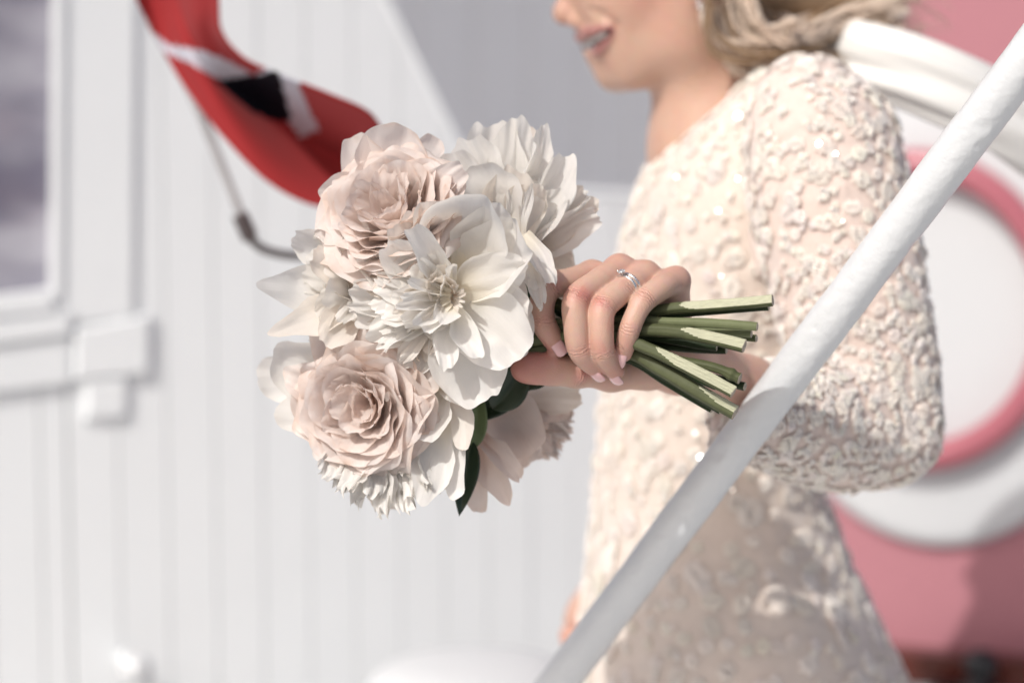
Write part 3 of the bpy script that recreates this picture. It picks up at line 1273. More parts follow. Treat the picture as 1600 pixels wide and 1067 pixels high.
gapU = np.full(len(V), 9.0)
for (a1, ra), (a2, rb) in zip(LIPS[2][:-1], LIPS[2][1:]):
    gapU = np.minimum(gapU, seg_d(V.astype(np.float32), a1, a2, ra, rb))
red += 0.45 * np.exp(-(np.linalg.norm(V - HP(880, 24), axis=1) / 0.012) ** 2)
red += 0.25 * np.exp(-(np.linalg.norm(V - HP(1000, -5, 0.055), axis=1) / 0.03) ** 2)
col = tone(V, np.clip(red, 0, 1)) * np.array([0.99, 0.99, 0.96])
LIP = np.array([0.43, 0.20, 0.18])
col = col * (1 - lip[:, None]) + LIP * lip[:, None]
gp = np.clip(1 - (gapU - 0.0002) / 0.0006, 0, 1)[:, None]
col = col * (1 - gp) + np.array([0.12, 0.035, 0.03]) * gp
head_me = (V, F, col, np.zeros(len(V)), np.zeros(len(V)))


# --- torso under the dress, legs, right arm and right hand, coarse
def body_sdf(P):
    d = seg_d(P, HP(1165, 360), HP(1120, 640), 0.075, 0.080)
    for s in (-1, 1):
        x0 = HP(1150, 1010, s * 0.07)
        kn = np.array([x0[0] - 0.02 * s, x0[1], 0.50])
        an = np.array([x0[0] + 0.02, x0[1], 0.09])
        to = np.array([x0[0] - 0.14, x0[1], 0.03])
        d = smin(d, seg_d(P, x0, kn, 0.070, 0.050), 0.03)
        d = smin(d, seg_d(P, kn, an, 0.050, 0.030), 0.02)
        d = smin(d, seg_d(P, an - np.array([0, 0, 0.04]), to, 0.032, 0.018), 0.015)
    # right arm hanging on the far side, hand just ahead of the skirt
    sh = HP(1185, 230, -0.15)
    el = HP(1110, 640, -0.19)
    wr2 = HP(990, 935, -0.13)
    pm = HP(930, 998, -0.07)
    d = smin(d, seg_d(P, sh, el, 0.044, 0.036), 0.02)
    d = smin(d, seg_d(P, el, wr2, 0.036, 0.025), 0.02)
    d = smin(d, seg_d(P, wr2, pm, 0.024, 0.026), 0.02)
    return d


def rhand_sdf(P):
    pm = HP(930, 998, -0.07)
    d = seg_d(P, HP(990, 935, -0.10), pm, 0.024, 0.022)
    ends = [(880, 1000, 0.02), (884, 1018, 0.005), (894, 1034, -0.012), (908, 1048, -0.03)]
    for q, (a, b, l) in enumerate(ends):
        k0 = HP(912 + 8 * q, 1004 + 6 * q, -0.07 + l)
        k1 = HP(a + 12, b + 10, -0.06 + l)
        k2 = HP(a + 20, b + 56, -0.055 + l)
        f_ = smin(seg_d(P, k0, k1, 0.0095, 0.0085), seg_d(P, k1, k2, 0.0085, 0.0065), 0.003)
        d = smin(d, f_, 0.004)
    d = smin(d, smin(seg_d(P, pm, HP(922, 1022, -0.03), 0.014, 0.010), seg_d(P, HP(922, 1022, -0.03), HP(916, 1062, -0.015), 0.010, 0.0075), 0.004), 0.006)
    return d


xa = Q(1150, 900, YB)[0]
V, F = field(body_sdf, np.array([xa - 0.32, YB - 0.20, -0.01]), np.array([xa + 0.2, YB + 0.26, 1.42]), 0.008)
z_ = np.zeros(len(V))
low_me = (V, F, tone(V, z_), z_, z_)
pc = HP(922, 1012, -0.07)
V, F = field(rhand_sdf, pc - 0.07, pc + 0.075, 0.0022)
z_ = np.zeros(len(V))
rh_me = (V, F, tone(V, z_ + 0.4), z_, z_)
parts = [hand_me, head_me, low_me, rh_me]
off = 0
Vs, Fs, Cs, As, Ks = [], [], [], [], []
for (v, f, c_, a_, k_) in parts:
    Vs.append(v)
    Fs.append(f + off)
    off += len(v)
    Cs.append(c_)
    As.append(a_)
    Ks.append(k_)
me = mesh_from('body', np.vstack(Vs), np.vstack(Fs), attrs={'tone': np.vstack(Cs), 'along': np.concatenate(As), 'crease': np.concatenate(Ks)}, mats=[M_SKIN])
body_o = wpart('body', me, person)

# teeth
tp = catmull(TEETH, 30)
V_, F_ = tube(tp, 0.0034, 8, hint=(0, 0, 1))
mb = MB()
mb.add(V_, F_)
wpart('teeth', mb.mesh('teeth', [M_TEETH]), person)


# nails
def nail(c, axis, normal, L=0.0115, Wd=0.0088, roll=0.0):
    """axis: towards the free edge, normal: out of the nail"""
    y = nrm(axis)
    z = nrm(normal - y * np.dot(normal, y))
    x = np.cross(y, z)
    V = []
    nu, nv_ = 15, 19
    for j in range(nv_):
        t = -1 + 2 * j / (nv_ - 1)
        wloc = (1 - abs(t) ** 3.2) ** (1 / 2.4) if abs(t) < 1 else 0.02
        if t < 0:
            wloc = (1 - abs(t) ** 4.0) ** (1 / 3.0) if abs(t) < 1 else 0.02
        wloc = max(wloc, 0.02)
        for i in range(nu):
            s = -1 + 2 * i / (nu - 1)
            a = s * wloc * 0.98
            X = math.sin(a * 1.05) * Wd / 2 / math.sin(1.05) * 1.0
            Z = (math.cos(a * 1.05) - 1) * Wd * 0.42 - 0.0011 * (t ** 2) - (0.0004 if abs(s) > 0.97 or abs(t) > 0.97 else 0)
            V.append(c + x * X + y * (t * L / 2) + z * Z)
    F = [(j * nu + i, j * nu + i + 1, (j + 1) * nu + i + 1, (j + 1) * nu + i) for j in range(nv_ - 1) for i in range(nu - 1)]
    o = wpart('nail', mesh_from('nail', V, F, mats=[M_NAIL]), person)
    md = o.modifiers.new('t', 'SOLIDIFY')
    md.thickness = 0.0006
    md.offset = -1


def nail_on(J, nd, L=0.0115, Wd=0.0085, back=0.0, out=1.02, ax=None):
    back -= 0.0018
    out += 0.09
    tip, r_ = J[-1]
    pre = J[-2][0]
    axis = nrm(tip - pre) if ax is None else nrm(ax)
    nd = nrm(nd)
    nd = nrm(nd - axis * np.dot(nd, axis))
    c = tip - axis * back + nd * (r_ * out)
    nail(c, axis, nd, L, Wd)


nail_on(FJ['pinky'], np.array([-0.16, -1.0, 0.05]), 0.0122, 0.0086, -0.0005, 1.10)
nail_on(FJ['ring'], np.array([-0.25, -0.62, -0.75]), 0.0110, 0.0088, -0.001, 1.06)
nail_on(FJ['middle'], np.array([-0.25, -0.62, -0.75]), 0.0110, 0.0088, -0.001, 1.06)
nail_on(FJ['index'], np.array([0.10, -1.0, -0.05]), 0.0120, 0.0090, -0.0005, 1.04)
nail_on(TJ, np.array([0.0, 0.9, 0.55]), 0.0135, 0.0115, 0.0, 1.0)


# --- dress
SL = np.array([  # py, left px, right px, lateral half width
    (60, 1120, 1200, 0.035), (130, 1080, 1262, 0.07), (165, 1060, 1300, 0.105), (200, 1046, 1320, 0.125), (240, 1022, 1335, 0.140), (300, 994, 1342, 0.148),
    (400, 968, 1345, 0.146), (520, 948, 1330, 0.135), (600, 941, 1308, 0.128), (700, 934, 1286, 0.126), (760, 930, 1284, 0.130),
    (870, 920, 1325, 0.155), (1000, 902, 1386, 0.178), (1100, 890, 1430, 0.19), (1500, 850, 1520, 0.23), (2000, 830, 1560, 0.25)], float)
SZ = np.array([Q(1000, r_[0], YB)[2] for r_ in SL])
SX0 = np.array([Q(r_[1], r_[0], YB)[0] for r_ in SL])
SX1 = np.array([Q(r_[2], r_[0], YB)[0] for r_ in SL])
o_ = np.argsort(SZ)
ncol0 = Q(1030, 246, YB)
ncol1 = Q(1152, 128, YB)
ndir = nrm(np.array([-(ncol1[2] - ncol0[2]), 0, ncol1[0] - ncol0[0]]))


def dress_sdf(P):
    z = P[..., 2]
    x0 = np.interp(z, SZ[o_], SX0[o_])
    x1 = np.interp(z, SZ[o_], SX1[o_])
    ry = np.interp(z, SZ[o_], SL[o_, 3])
    cx = (x0 + x1) / 2
    rx = (x1 - x0) / 2
    q = np.sqrt(((P[..., 0] - cx) / rx) ** 2 + ((P[..., 1] - YB) / ry) ** 2)
    d = (q - 1) * np.minimum(rx, ry)
    # folds in the skirt
    th = np.arctan2((P[..., 1] - YB) / ry, (P[..., 0] - cx) / rx)
    low = np.clip((1.05 - z) / 0.3, 0, 1)
    d = d + low * 0.004 * np.sin(9 * th + 6 * z)
    d = smin(d, seg_d(P, HP(1215, 172, 0.03), HP(1255, 190, 0.135), 0.040, 0.040), 0.03)
    d = smin(d, seg_d(P, HP(1215, 172, -0.03), HP(1225, 190, -0.15), 0.040, 0.045), 0.03)
    # neckline
    d = smax(d, (P - ncol0.astype(np.float32)) @ ndir.astype(np.float32), 0.004)
    hem = 0.55 - z
    return smax(d, hem, 0.01)


V, F = field(dress_sdf, np.array([Q(840, 0, YB)[0] - 0.12, YB - 0.27, 0.5]), np.array([Q(1570, 0, YB)[0] + 0.08, YB + 0.27, Q(1100, 50, YB)[2]]), 0.005)
V = relax(V, F, 3, 0.5)
Nn = vnormals(V, F)
V = V + Nn * (0.0025 * patch(V * 0.6, 5) + 0.0012 * patch(V * 2.0, 6))[:, None]
dress = wpart('dress', mesh_from('dress', V, F, mats=[M_BASED]), person)
DV, DF = V, F

SJ = [(1262, 182, 1.862, 0.046), (1284, 235, 1.842, 0.0555), (1298, 320, 1.825, 0.0560), (1318, 410, 1.812, 0.0545), (1336, 500, 1.800, 0.0525), (1358, 590, 1.790, 0.0475),
      (1378, 668, 1.782, 0.0405), (1305, 664, 1.762, 0.0440), (1245, 655, 1.735, 0.0400), (1195, 645, 1.712, 0.0335), (1158, 632, 1.695, 0.0290)]
SJ = [(Q(a, b, y), r_) for a, b, y, r_ in SJ]


def sleeve_sdf(P):
    d = None
    for (a, ra), (b, rb) in zip(SJ[:-1], SJ[1:]):
        e = seg_d(P, a, b, ra, rb)
        d = e if d is None else smin(d, e, 0.016)
    # cut the cuff open
    ax = nrm(SJ[-1][0] - SJ[-2][0]).astype(np.float32)
    cut = (P - SJ[-1][0].astype(np.float32)) @ ax - 0.004
    near = np.sqrt(((P - SJ[-1][0].astype(np.float32)) ** 2).sum(-1)) < 0.06
    return np.where(near, smax(d, cut, 0.003), d)


al = np.array([p for p, r_ in SJ])
V, F = field(sleeve_sdf, al.min(0) - 0.075, al.max(0) + 0.075, 0.004)
V = relax(V, F, 3, 0.5)
Nn = vnormals(V, F)
V = V + Nn * (0.0022 * patch(V * 0.8, 15) + 0.0015 * patch(V * 2.4, 16))[:, None]
sleeve = wpart('sleeve', mesh_from('sleeve', V, F, mats=[M_BASE]), person)
SV, SF = V, F
# sleeve of the far arm
FJs = [(HP(1205, 215, -0.15), 0.055), (HP(1150, 420, -0.18), 0.055), (HP(1110, 640, -0.19), 0.045), (HP(1060, 780, -0.15), 0.042), (HP(1005, 905, -0.125), 0.031)]


def fsleeve(P):
    d = None
    for (a, ra), (b, rb) in zip(FJs[:-1], FJs[1:]):
        e = seg_d(P, a, b, ra, rb)
        d = e if d is None else smin(d, e, 0.016)
    return d


al = np.array([p for p, r_ in FJs])
V, F = field(fsleeve, al.min(0) - 0.07, al.max(0) + 0.07, 0.008)
wpart('sleeve', mesh_from('sleeve', V, F, mats=[M_BASE]), person)


# --- tufted applique
def proj(P):
    d = P - C0
    z = d @ FW
    return 800 + (d @ RT) / z / K, 533.5 - (d @ UP) / z / K


def sample(V, F, spacing_fn, n_try, keep_fn, seed):
    r_ = np.random.default_rng(seed)
    A_ = np.linalg.norm(np.cross(V[F[:, 2]] - V[F[:, 0]], V[F[:, 3]] - V[F[:, 1]]), axis=1)
    N_ = vnormals(V, F)
    fi = r_.choice(len(F), n_try, p=A_ / A_.sum())
    w = r_.dirichlet([1, 1, 1, 1], n_try)
    P = (V[F[fi]] * w[..., None]).sum(1)
    NN = (N_[F[fi]] * w[..., None]).sum(1)
    NN /= np.linalg.norm(NN, axis=1)[:, None]
    k = keep_fn(P, NN)
    P, NN = P[k], NN[k]
    out = []
    cell = {}
    for p, n in zip(P, NN):
        s = spacing_fn(p, r_)
        key = tuple((p / 0.03).astype(int))
        ok = True
        for dx in (-1, 0, 1):
            for dy in (-1, 0, 1):
                for dz in (-1, 0, 1):
                    for (q, sq) in cell.get((key[0] + dx, key[1] + dy, key[2] + dz), ()):
                        if ((p - q) ** 2).sum() < ((s + sq) * 0.5) ** 2:
                            ok = False
                            break
                    if not ok:
                        break
                if not ok:
                    break
            if not ok:
                break
        if ok:
            cell.setdefault(key, []).append((p, s))
            out.append((p, n, s))
    return out


TV, TF, TC = [], [], []
tn = 0
# one puffy cord template, along x
cs_n, cs_k = 5, 5
tmplV = []
for i in range(cs_n):
    t = -1 + 2 * i / (cs_n - 1)
    rr = math.sqrt(max(0.0, 1 - abs(t) ** 2.6)) * 0.92 + 0.08
    for k in range(cs_k):
        th = 2 * math.pi * (k + 0.5) / cs_k
        tmplV.append((t, math.cos(th) * rr, math.sin(th) * rr))
tmplV = np.array(tmplV)
tmplF = [(i * cs_k + k, i * cs_k + (k + 1) % cs_k, (i + 1) * cs_k + (k + 1) % cs_k, (i + 1) * cs_k + k) for i in range(cs_n - 1) for k in range(cs_k)]
tmplF = np.array(tmplF)


def cord(c, u, v, n, L, r_, tint):
    TV.append((c, u, v, n, L, r_, tint))


def cords_mesh(name):
    c, u, v, n, L, r_, ti = [np.array(q, dtype=np.float32) for q in zip(*TV)]
    T = tmplV.astype(np.float32)
    P = c[:, None] + T[None, :, :1] * (u * L[:, None])[:, None] + T[None, :, 1:2] * (v * r_[:, None])[:, None] + T[None, :, 2:3] * (n * r_[:, None] * 0.60)[:, None]
    m = len(T)
    F = (tmplF[None] + (np.arange(len(c)) * m)[:, None, None]).reshape(-1, 4)
    return mesh_from(name, P.reshape(-1, 3), F, attrs={'tint': np.repeat(ti, m, 0)}, mats=[M_TUFT])


def tuft(p, n, s, r_, lay):
    u = nrm(np.cross(n, r_.normal(0, 1, 3)))
    if lay is not None and r_.random() < 0.6:
        w = lay - n * np.dot(lay, n)
        if np.linalg.norm(w) > 0.1:
            u = nrm(nrm(w) + u * 0.55)
            u = nrm(u - n * np.dot(u, n))
    v = np.cross(n, u)
    asp = r_.uniform(0.9, 1.5)
    Ru = s * 0.50 * math.sqrt(asp)
    Rv = s * 0.50 / math.sqrt(asp)
    cr = r_.uniform(0.0011, 0.0016)
    m = max(3, int(Rv * 2 / (cr * 1.55)))
    b = r_.uniform(0.90, 1.05)
    tint = np.array([0.85, 0.77, 0.695]) * b + r_.normal(0, 0.01, 3)
    lift = r_.uniform(0.0001, 0.0007)
    for q in range(m):
        f = -1 + 2 * (q + 0.5) / m
        hl = Ru * math.sqrt(max(0.05, 1 - f * f)) * r_.uniform(0.82, 1.1)
        # each rib is two or three loops end to end
        c0 = p + v * (f * Rv) + n * (lift + 0.0010 * (1 - f * f))
        nn = 1 if hl < 0.0045 else 2
        for e in range(nn):
            ce = (e + 0.5) / nn * 2 - 1
            uu = nrm(u + n * (-0.28 * ce) + v * r_.normal(0, 0.12))
            cord(c0 + u * hl * ce * 0.9 + n * (0.0007 * (1 - ce * ce)), uu, v, n, hl / nn * 1.12, cr, tint * r_.uniform(0.96, 1.03))


r2 = np.random.default_rng(77)


def vis_keep(P, NN):
    x, y = proj(P)
    return (NN @ (-FW) > -0.35) & (x > 860) & (x < 1640) & (y > -20) & (y < 1110)


pts = sample(SV, SF, lambda p, r_: r_.choice([0.007, 0.011, 0.015, 0.020], p=[0.3, 0.25, 0.25, 0.2]) * (0.80 if proj(p[None])[1][0] > 400 else 0.95), 14000, vis_keep, 11)
ns_ = 0
for p, n, s in pts:
    x, y = proj(p)
    if s < 0.012 and y < 480 and r2.random() < 0.25:
        continue
    lay = np.array([0.2, 0, 1.0]) if y > 600 else None
    tuft(p, n, s * r2.uniform(0.88, 1.15), r2, lay)
    for q in range(r2.choice([0, 1, 2, 3]) if y < 560 else 2):
        w = np.cross(n, r2.normal(0, 1, 3))
        tuft(p + nrm(w) * s * 0.55, n, s * r2.uniform(0.5, 0.8), r2, lay)
    ns_ += 1
me = cords_mesh('applique')
o = bpy.data.objects.new('applique', me)
COL.objects.link(o)
o.parent = sleeve
o['kind'] = 'stuff'
TV, TF, TC = [], [], []
tn = 0


def dsp(p, r_):
    x, y = proj(p)
    if y > 800:
        return r_.choice([0.012, 0.018, 0.026])
    return r_.choice([0.006, 0.010, 0.014, 0.019])


pts = sample(DV, DF, dsp, 15000, vis_keep, 12)
for p, n, s in pts:
    tuft(p, n, s * r2.uniform(0.88, 1.15), r2, np.array([0.35, 0, 1.0]) if r2.random() < 0.4 else None)
    if r2.random() < 0.4:
        w = np.cross(n, r2.normal(0, 1, 3))
        tuft(p + nrm(w) * s * 0.55, n, s * r2.uniform(0.5, 0.8), r2, None)
me = cords_mesh('applique')
o = bpy.data.objects.new('applique', me)
COL.objects.link(o)
o.parent = dress
o['kind'] = 'stuff'

# seam cords: armhole and princess seam
for P_ in ([(1205, 150, 1.885), (1186, 190, 1.862), (1178, 250, 1.85), (1182, 310, 1.845), (1176, 370, 1.85), (1190, 430, 1.85)],):
    c_ = catmull([Q(*q) for q in P_], 40)
    V_, F_ = tube(c_, 0.0028, 8)
    mb = MB()
    mb.add(V_, F_)
    me = mb.mesh('seam', [M_BASE])
    o = bpy.data.objects.new('seam', me)
    COL.objects.link(o)
    o.parent = dress

# sequins that catch the sun, plus many that do not
SQ = []
half = nrm(np.array(TO_SUN) - FW)


def disc_mesh(c, n, r_):
    x, y, a = frame_from(n)
    V = [c] + [c + r_ * (x * math.cos(2 * math.pi * k / 12) + y * math.sin(2 * math.pi * k / 12)) for k in range(12)]
    return np.array(V), [(0, 1 + k, 1 + (k + 1) % 12) for k in range(12)]


def surf_hit(px, py, VV, lift):
    x, y = proj(VV)
    d = (x - px) ** 2 + (y - py) ** 2
    near = np.argsort(d)[:40]
    return VV[near[np.argmin(VV[near, 1])]]


bright = [(1145, 171, DV, 2.6), (1275, 209, SV, 2.0), (1298, 228, SV, 1.4), (1310, 332, SV, 2.2), (1048, 272, DV, 1.8), (1142, 268, DV, 1.6), (1068, 670, DV, 2.8), (1078, 720, DV, 2.4),
          (1110, 333, DV, 1.8), (1150, 752, DV, 1.6), (1255, 636, SV, 1.0), (1108, 425, DV, 1.5), (955, 900, DV, 1.6)]
seq = MB()
for px, py, VV, r_ in bright:
    p = surf_hit(px, py, VV, 0)
    d = nrm(p - C0)
    hv = nrm(np.array(TO_SUN) - d)
    V_, F_ = disc_mesh(p - d * 0.012, nrm(hv + r2.normal(0, 0.075, 3)), r_ * mm * r2.uniform(0.5, 1.0))
    seq.add(V_, F_)
me = seq.mesh('sequins', [M_SEQ], False)
o = bpy.data.objects.new('sequins', me)
COL.objects.link(o)
o.parent = dress
o['kind'] = 'stuff'

# --- hair
hv_, hf_, hc_ = [], [], []
hn = 0


def strand(P, r0, r1, tint, n=22):
    global hn
    C = catmull(P, n)
    rad = np.linspace(r0, r1, n)
    V_, F_ = tube(C, rad, 4, cap=False)
    hv_.append(V_)
    hf_.append(np.array(F_) + hn)
    hc_.append(np.tile(tint, (len(V_), 1)))
    hn += len(V_)


r3 = np.random.default_rng(21)
for lock in range(150):
    # each lock is a bundle of strands that share a path
    a = r3.random()
    z0 = r3.uniform(-0.085, 0.065)
    sx = 1098 + 130 * a + r3.normal(0, 6)
    sy = -150 - 60 * a
    mid = r3.random()
    dY = z0 * 0.9
    path = [
        (sx - 30, sy, YB + dY),
        (1098 + 75 * a + r3.normal(0, 5), -40 + r3.normal(0, 18), YB + dY * 1.05 - 0.012),
        (1104 + 95 * a + r3.normal(0, 8), 35 + 30 * mid * (1 - a) + r3.normal(0, 10), YB + dY * 0.9 - 0.015),
        (1160 + 80 * a + r3.normal(0, 8), 70 + 40 * mid - 45 * a + r3.normal(0, 9), YB + dY * 0.8 - 0.02),
        (1248 + r3.normal(0, 12), 70 + 36 * mid - 40 * a + r3.normal(0, 10), YB + dY * 0.6 - 0.02),
        (1318 + r3.normal(0, 14), 50 + 40 * mid - 50 * a + r3.normal(0, 12), YB + dY * 0.45),
        (1385 + r3.normal(0, 22), 10 + 50 * mid - 40 * a + r3.normal(0, 16), YB + dY * 0.6 + 0.01),
    ]
    base = np.array([0.92, 0.77, 0.64]) * r3.uniform(0.75, 1.1)
    if r3.random() < 0.3:
        base = np.array([0.92, 0.82, 0.73]) * r3.uniform(0.9, 1.05)
    if r3.random() < 0.18:
        base = np.array([0.38, 0.26, 0.165])
    for q in range(11):
        j = r3.normal(0, 1, (len(path), 3)) * np.array([4.0, 4.0, 0.003])
        P_ = [Q(p[0] + jj[0], p[1] + jj[1], p[2] + jj[2]) for p, jj in zip(path, j)]
        strand(P_, r3.uniform(0.0005, 0.0009), 0.0002, base * r3.uniform(0.85, 1.15))
for q in range(60):    # flyaways towards the red wall
    x0, y0 = r3.uniform(1300, 1380), r3.uniform(-30, 50)
    P_ = [Q(x0, y0, YB + r3.uniform(-0.03, 0.03)), Q(x0 + 40, y0 - 12 + r3.normal(0, 8), YB), Q(x0 + r3.uniform(60, 95), y0 + r3.uniform(-20, 22), YB + 0.01), Q(x0 + r3.uniform(80, 120), y0 + r3.uniform(-10, 46), YB + 0.02)]
    strand(P_, 0.0005, 0.0002, np.array([0.62, 0.50, 0.38]) * r3.uniform(0.8, 1.1), 12)
# skull cap strands (above the frame)
for q in range(420):
    th = r3.uniform(-1.4, 1.4)
    P_ = []
    for s in np.linspace(0, 1, 5):
        an = -0.9 + s * 2.3
        c_ = HP(1090, -105)
        P_.append(c_ + fx * (-math.sin(an) * 0.100) * math.cos(th * 0.4) + np.array([0, -1, 0]) * math.sin(th) * 0.080 + fz * math.cos(an) * 0.098 * math.cos(th) ** 0.5)
    strand(P_, 0.0012, 0.001, np.array([0.50, 0.37, 0.25]) * r3.uniform(0.7, 1.15), 14)
hair = wpart('hair', mesh_from('hair', np.vstack(hv_), np.vstack(hf_), attrs={'tint': np.vstack(hc_)}, mats=[M_HAIR]), person)


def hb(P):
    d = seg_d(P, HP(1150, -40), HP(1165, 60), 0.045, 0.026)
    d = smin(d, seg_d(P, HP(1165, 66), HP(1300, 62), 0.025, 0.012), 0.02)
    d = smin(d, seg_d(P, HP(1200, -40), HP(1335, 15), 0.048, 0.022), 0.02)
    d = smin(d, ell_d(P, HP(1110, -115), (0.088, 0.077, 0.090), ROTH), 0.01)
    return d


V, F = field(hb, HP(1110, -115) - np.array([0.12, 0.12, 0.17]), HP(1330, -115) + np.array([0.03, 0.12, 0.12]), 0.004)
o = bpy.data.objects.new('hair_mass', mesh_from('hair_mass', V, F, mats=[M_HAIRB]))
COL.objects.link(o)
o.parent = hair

# --- ribbon tied in the hair
rp = catmull([Q(1318, 78, 1.985), Q(1350, 92, 1.97), Q(1420, 114, 1.955), Q(1500, 150, 1.95), Q(1580, 196, 1.96), Q(1660, 250, 1.98)], 70)
Vr = []
sd = 64
for i in range(70):
    s = i / 69
    a_ = nrm(rp[min(i + 1, 69)] - rp[max(i - 1, 0)])
    x_, y_, a_ = frame_from(a_)
    rr = 0.0265 * (0.55 + 0.45 * min(1, s * 9) ** 0.5) * (1 + 0.08 * s)
    for k in range(sd):
        th = 2 * math.pi * k / sd
        f_ = 1 + 0.13 * math.sin(3 * th + 1.1 + 2 * s) + 0.08 * math.sin(7 * th + 4 * s) * (0.5 + s) + 0.035 * math.sin(11 * th - 3 * s)
        Vr.append(rp[i] + rr * f_ * (x_ * math.cos(th) * 0.8 + y_ * math.sin(th)))
Fr = [(i * sd + k, i * sd + (k + 1) % sd, (i + 1) * sd + (k + 1) % sd, (i + 1) * sd + k) for i in range(69) for k in range(sd)]
Fr.append(tuple(range(sd))[::-1])
wpart('hair_ribbon', mesh_from('hair_ribbon', Vr, Fr, mats=[M_RIBBON]), person)

# --- earring
er = empty('earring', tuple(HP(1082, 8, 0.078)), 'small sparkling drop earring on the left ear of the woman', 'earring')
for q, (px, py, r_) in enumerate([(1079, 0, 3.2), (1083, 12, 3.6), (1086, 24, 2.6)]):
    c_ = HP(px, py, 0.079)
    V_ = []
    for lz, rr in ((0.9, 0.35), (0.35, 1.0), (-0.3, 0.8), (-1.0, 0.1)):
        for k in range(8):
            th = 2 * math.pi * k / 8
            V_.append(c_ + np.array([rr * math.cos(th), rr * math.sin(th), lz]) * r_ * mm)
    F_ = [(l * 8 + k, l * 8 + (k + 1) % 8, (l + 1) * 8 + (k + 1) % 8, (l + 1) * 8 + k) for l in range(3) for k in range(8)] + [tuple(range(8))[::-1], tuple(24 + k for k in range(8))]
    mb = MB()
    mb.add(V_, F_)
    wpart('gem', mb.mesh('gem', [M_SILVER if q != 1 else M_GEM], False), er)

# --- rings on the ring finger
Jr = FJ['ring']
rax = nrm(Jr[2][0] - Jr[0][0])


def band(c, ax, R0, w, t, parent, gems=True, stone=None):
    x, y, a = frame_from(ax)
    V_ = []
    n1, n2 = 64, 10
    for k in range(n1):
        th = 2 * math.pi * k / n1
        rd = x * math.cos(th) + y * math.sin(th)
        for q in range(n2):
            p2 = 2 * math.pi * q / n2
            V_.append(c + rd * (R0 + t * math.cos(p2)) + a * w * math.sin(p2))
    F_ = [(k * n2 + q, k * n2 + (q + 1) % n2, ((k + 1) % n1) * n2 + (q + 1) % n2, ((k + 1) % n1) * n2 + q) for k in range(n1) for q in range(n2)]
    mb = MB()
    mb.add(V_, F_)
    wpart('band', mb.mesh('band', [M_SILVER]), parent)
    if gems:
        mb = MB()
        n = 46
        for k in range(n):
            th = 2 * math.pi * k / n
            rd = x * math.cos(th) + y * math.sin(th)
            tg = -x * math.sin(th) + y * math.cos(th)
            cc = c + rd * (R0 + t * 0.75)
            g = 0.00055
            V_ = [cc + rd * g * 0.9]
            for e in range(6):
                V_.append(cc + (tg * math.cos(e * math.pi / 3) + a * math.sin(e * math.pi / 3)) * g)
            mb.add(V_, [(0, 1 + e, 1 + (e + 1) % 6) for e in range(6)])
        wpart('pave_stones', mb.mesh('pave_stones', [M_SEQ], False), parent)


def brilliant(c, up, r_, m):
    x, y, a = frame_from(up)
    V_ = []
    n = 10
    for rr, h in ((0.56, 0.38), (1.0, 0.05), (1.0, -0.03)):
        for k in range(n):
            th = 2 * math.pi * (k + (0.5 if rr < 1 else 0)) / n
            V_.append(c + r_ * (rr * (x * math.cos(th) + y * math.sin(th)) + a * h))
    V_.append(c - a * r_ * 0.85)
    F_ = [tuple(range(n))]
    for l in range(2):
        F_ += [(l * n + k, (l + 1) * n + k, (l + 1) * n + (k + 1) % n, l * n + (k + 1) % n) for k in range(n)]
    F_ += [(2 * n + k, 3 * n, 2 * n + (k + 1) % n) for k in range(n)]
    mb = MB()
    mb.add(V_, F_)
    return mb.mesh('diamond', [m], False)


c1 = Jr[1][0] + (Jr[0][0] - Jr[1][0]) * 0.22
rr_ = 0.0096
r1 = empty('wedding_ring', tuple(c1), 'thin pave diamond wedding band worn nearest the knuckle on the ring finger', 'ring')
band(c1, rax, rr_, 0.0011, 0.0008, r1)
c2 = c1 + rax * 0.0034
r2_ = empty('engagement_ring', tuple(c2), 'thin pave band with one raised round diamond on the ring finger', 'ring')
band(c2, nrm(rax + np.array([0.0, 0.04, 0.05])), rr_ - 0.0001, 0.0011, 0.0008, r2_)
# solitaire sits on the left-top side of the finger
want = Q(966, 437, Y0 - 0.012) - c2
want = nrm(want - rax * np.dot(want, rax))
sc_ = c2 + want * (rr_ + 0.0032)
wpart('diamond', brilliant(sc_, nrm(want), 0.0026, M_GEM), r2_)
mb = MB()
xx, yy, aa = frame_from(want)
for k in range(6):
    th = 2 * math.pi * (k + 0.3) / 6
    rd = xx * math.cos(th) + yy * math.sin(th)
    V_, F_ = tube([c2 + want * (rr_ + 0.0002) + rd * 0.0006, sc_ - want * 0.0008 + rd * 0.0020, sc_ + want * 0.0006 + rd * 0.00265], 0.00032, 6)
    mb.add(V_, F_)
wpart('prongs', mb.mesh('prongs', [M_SILVER]), r2_)


# ================================================================== THE BOUQUET
bq = empty('bouquet', tuple(Q(850, 520, 1.60)), 'round bridal bouquet of white peonies and blush garden roses', 'bouquet')


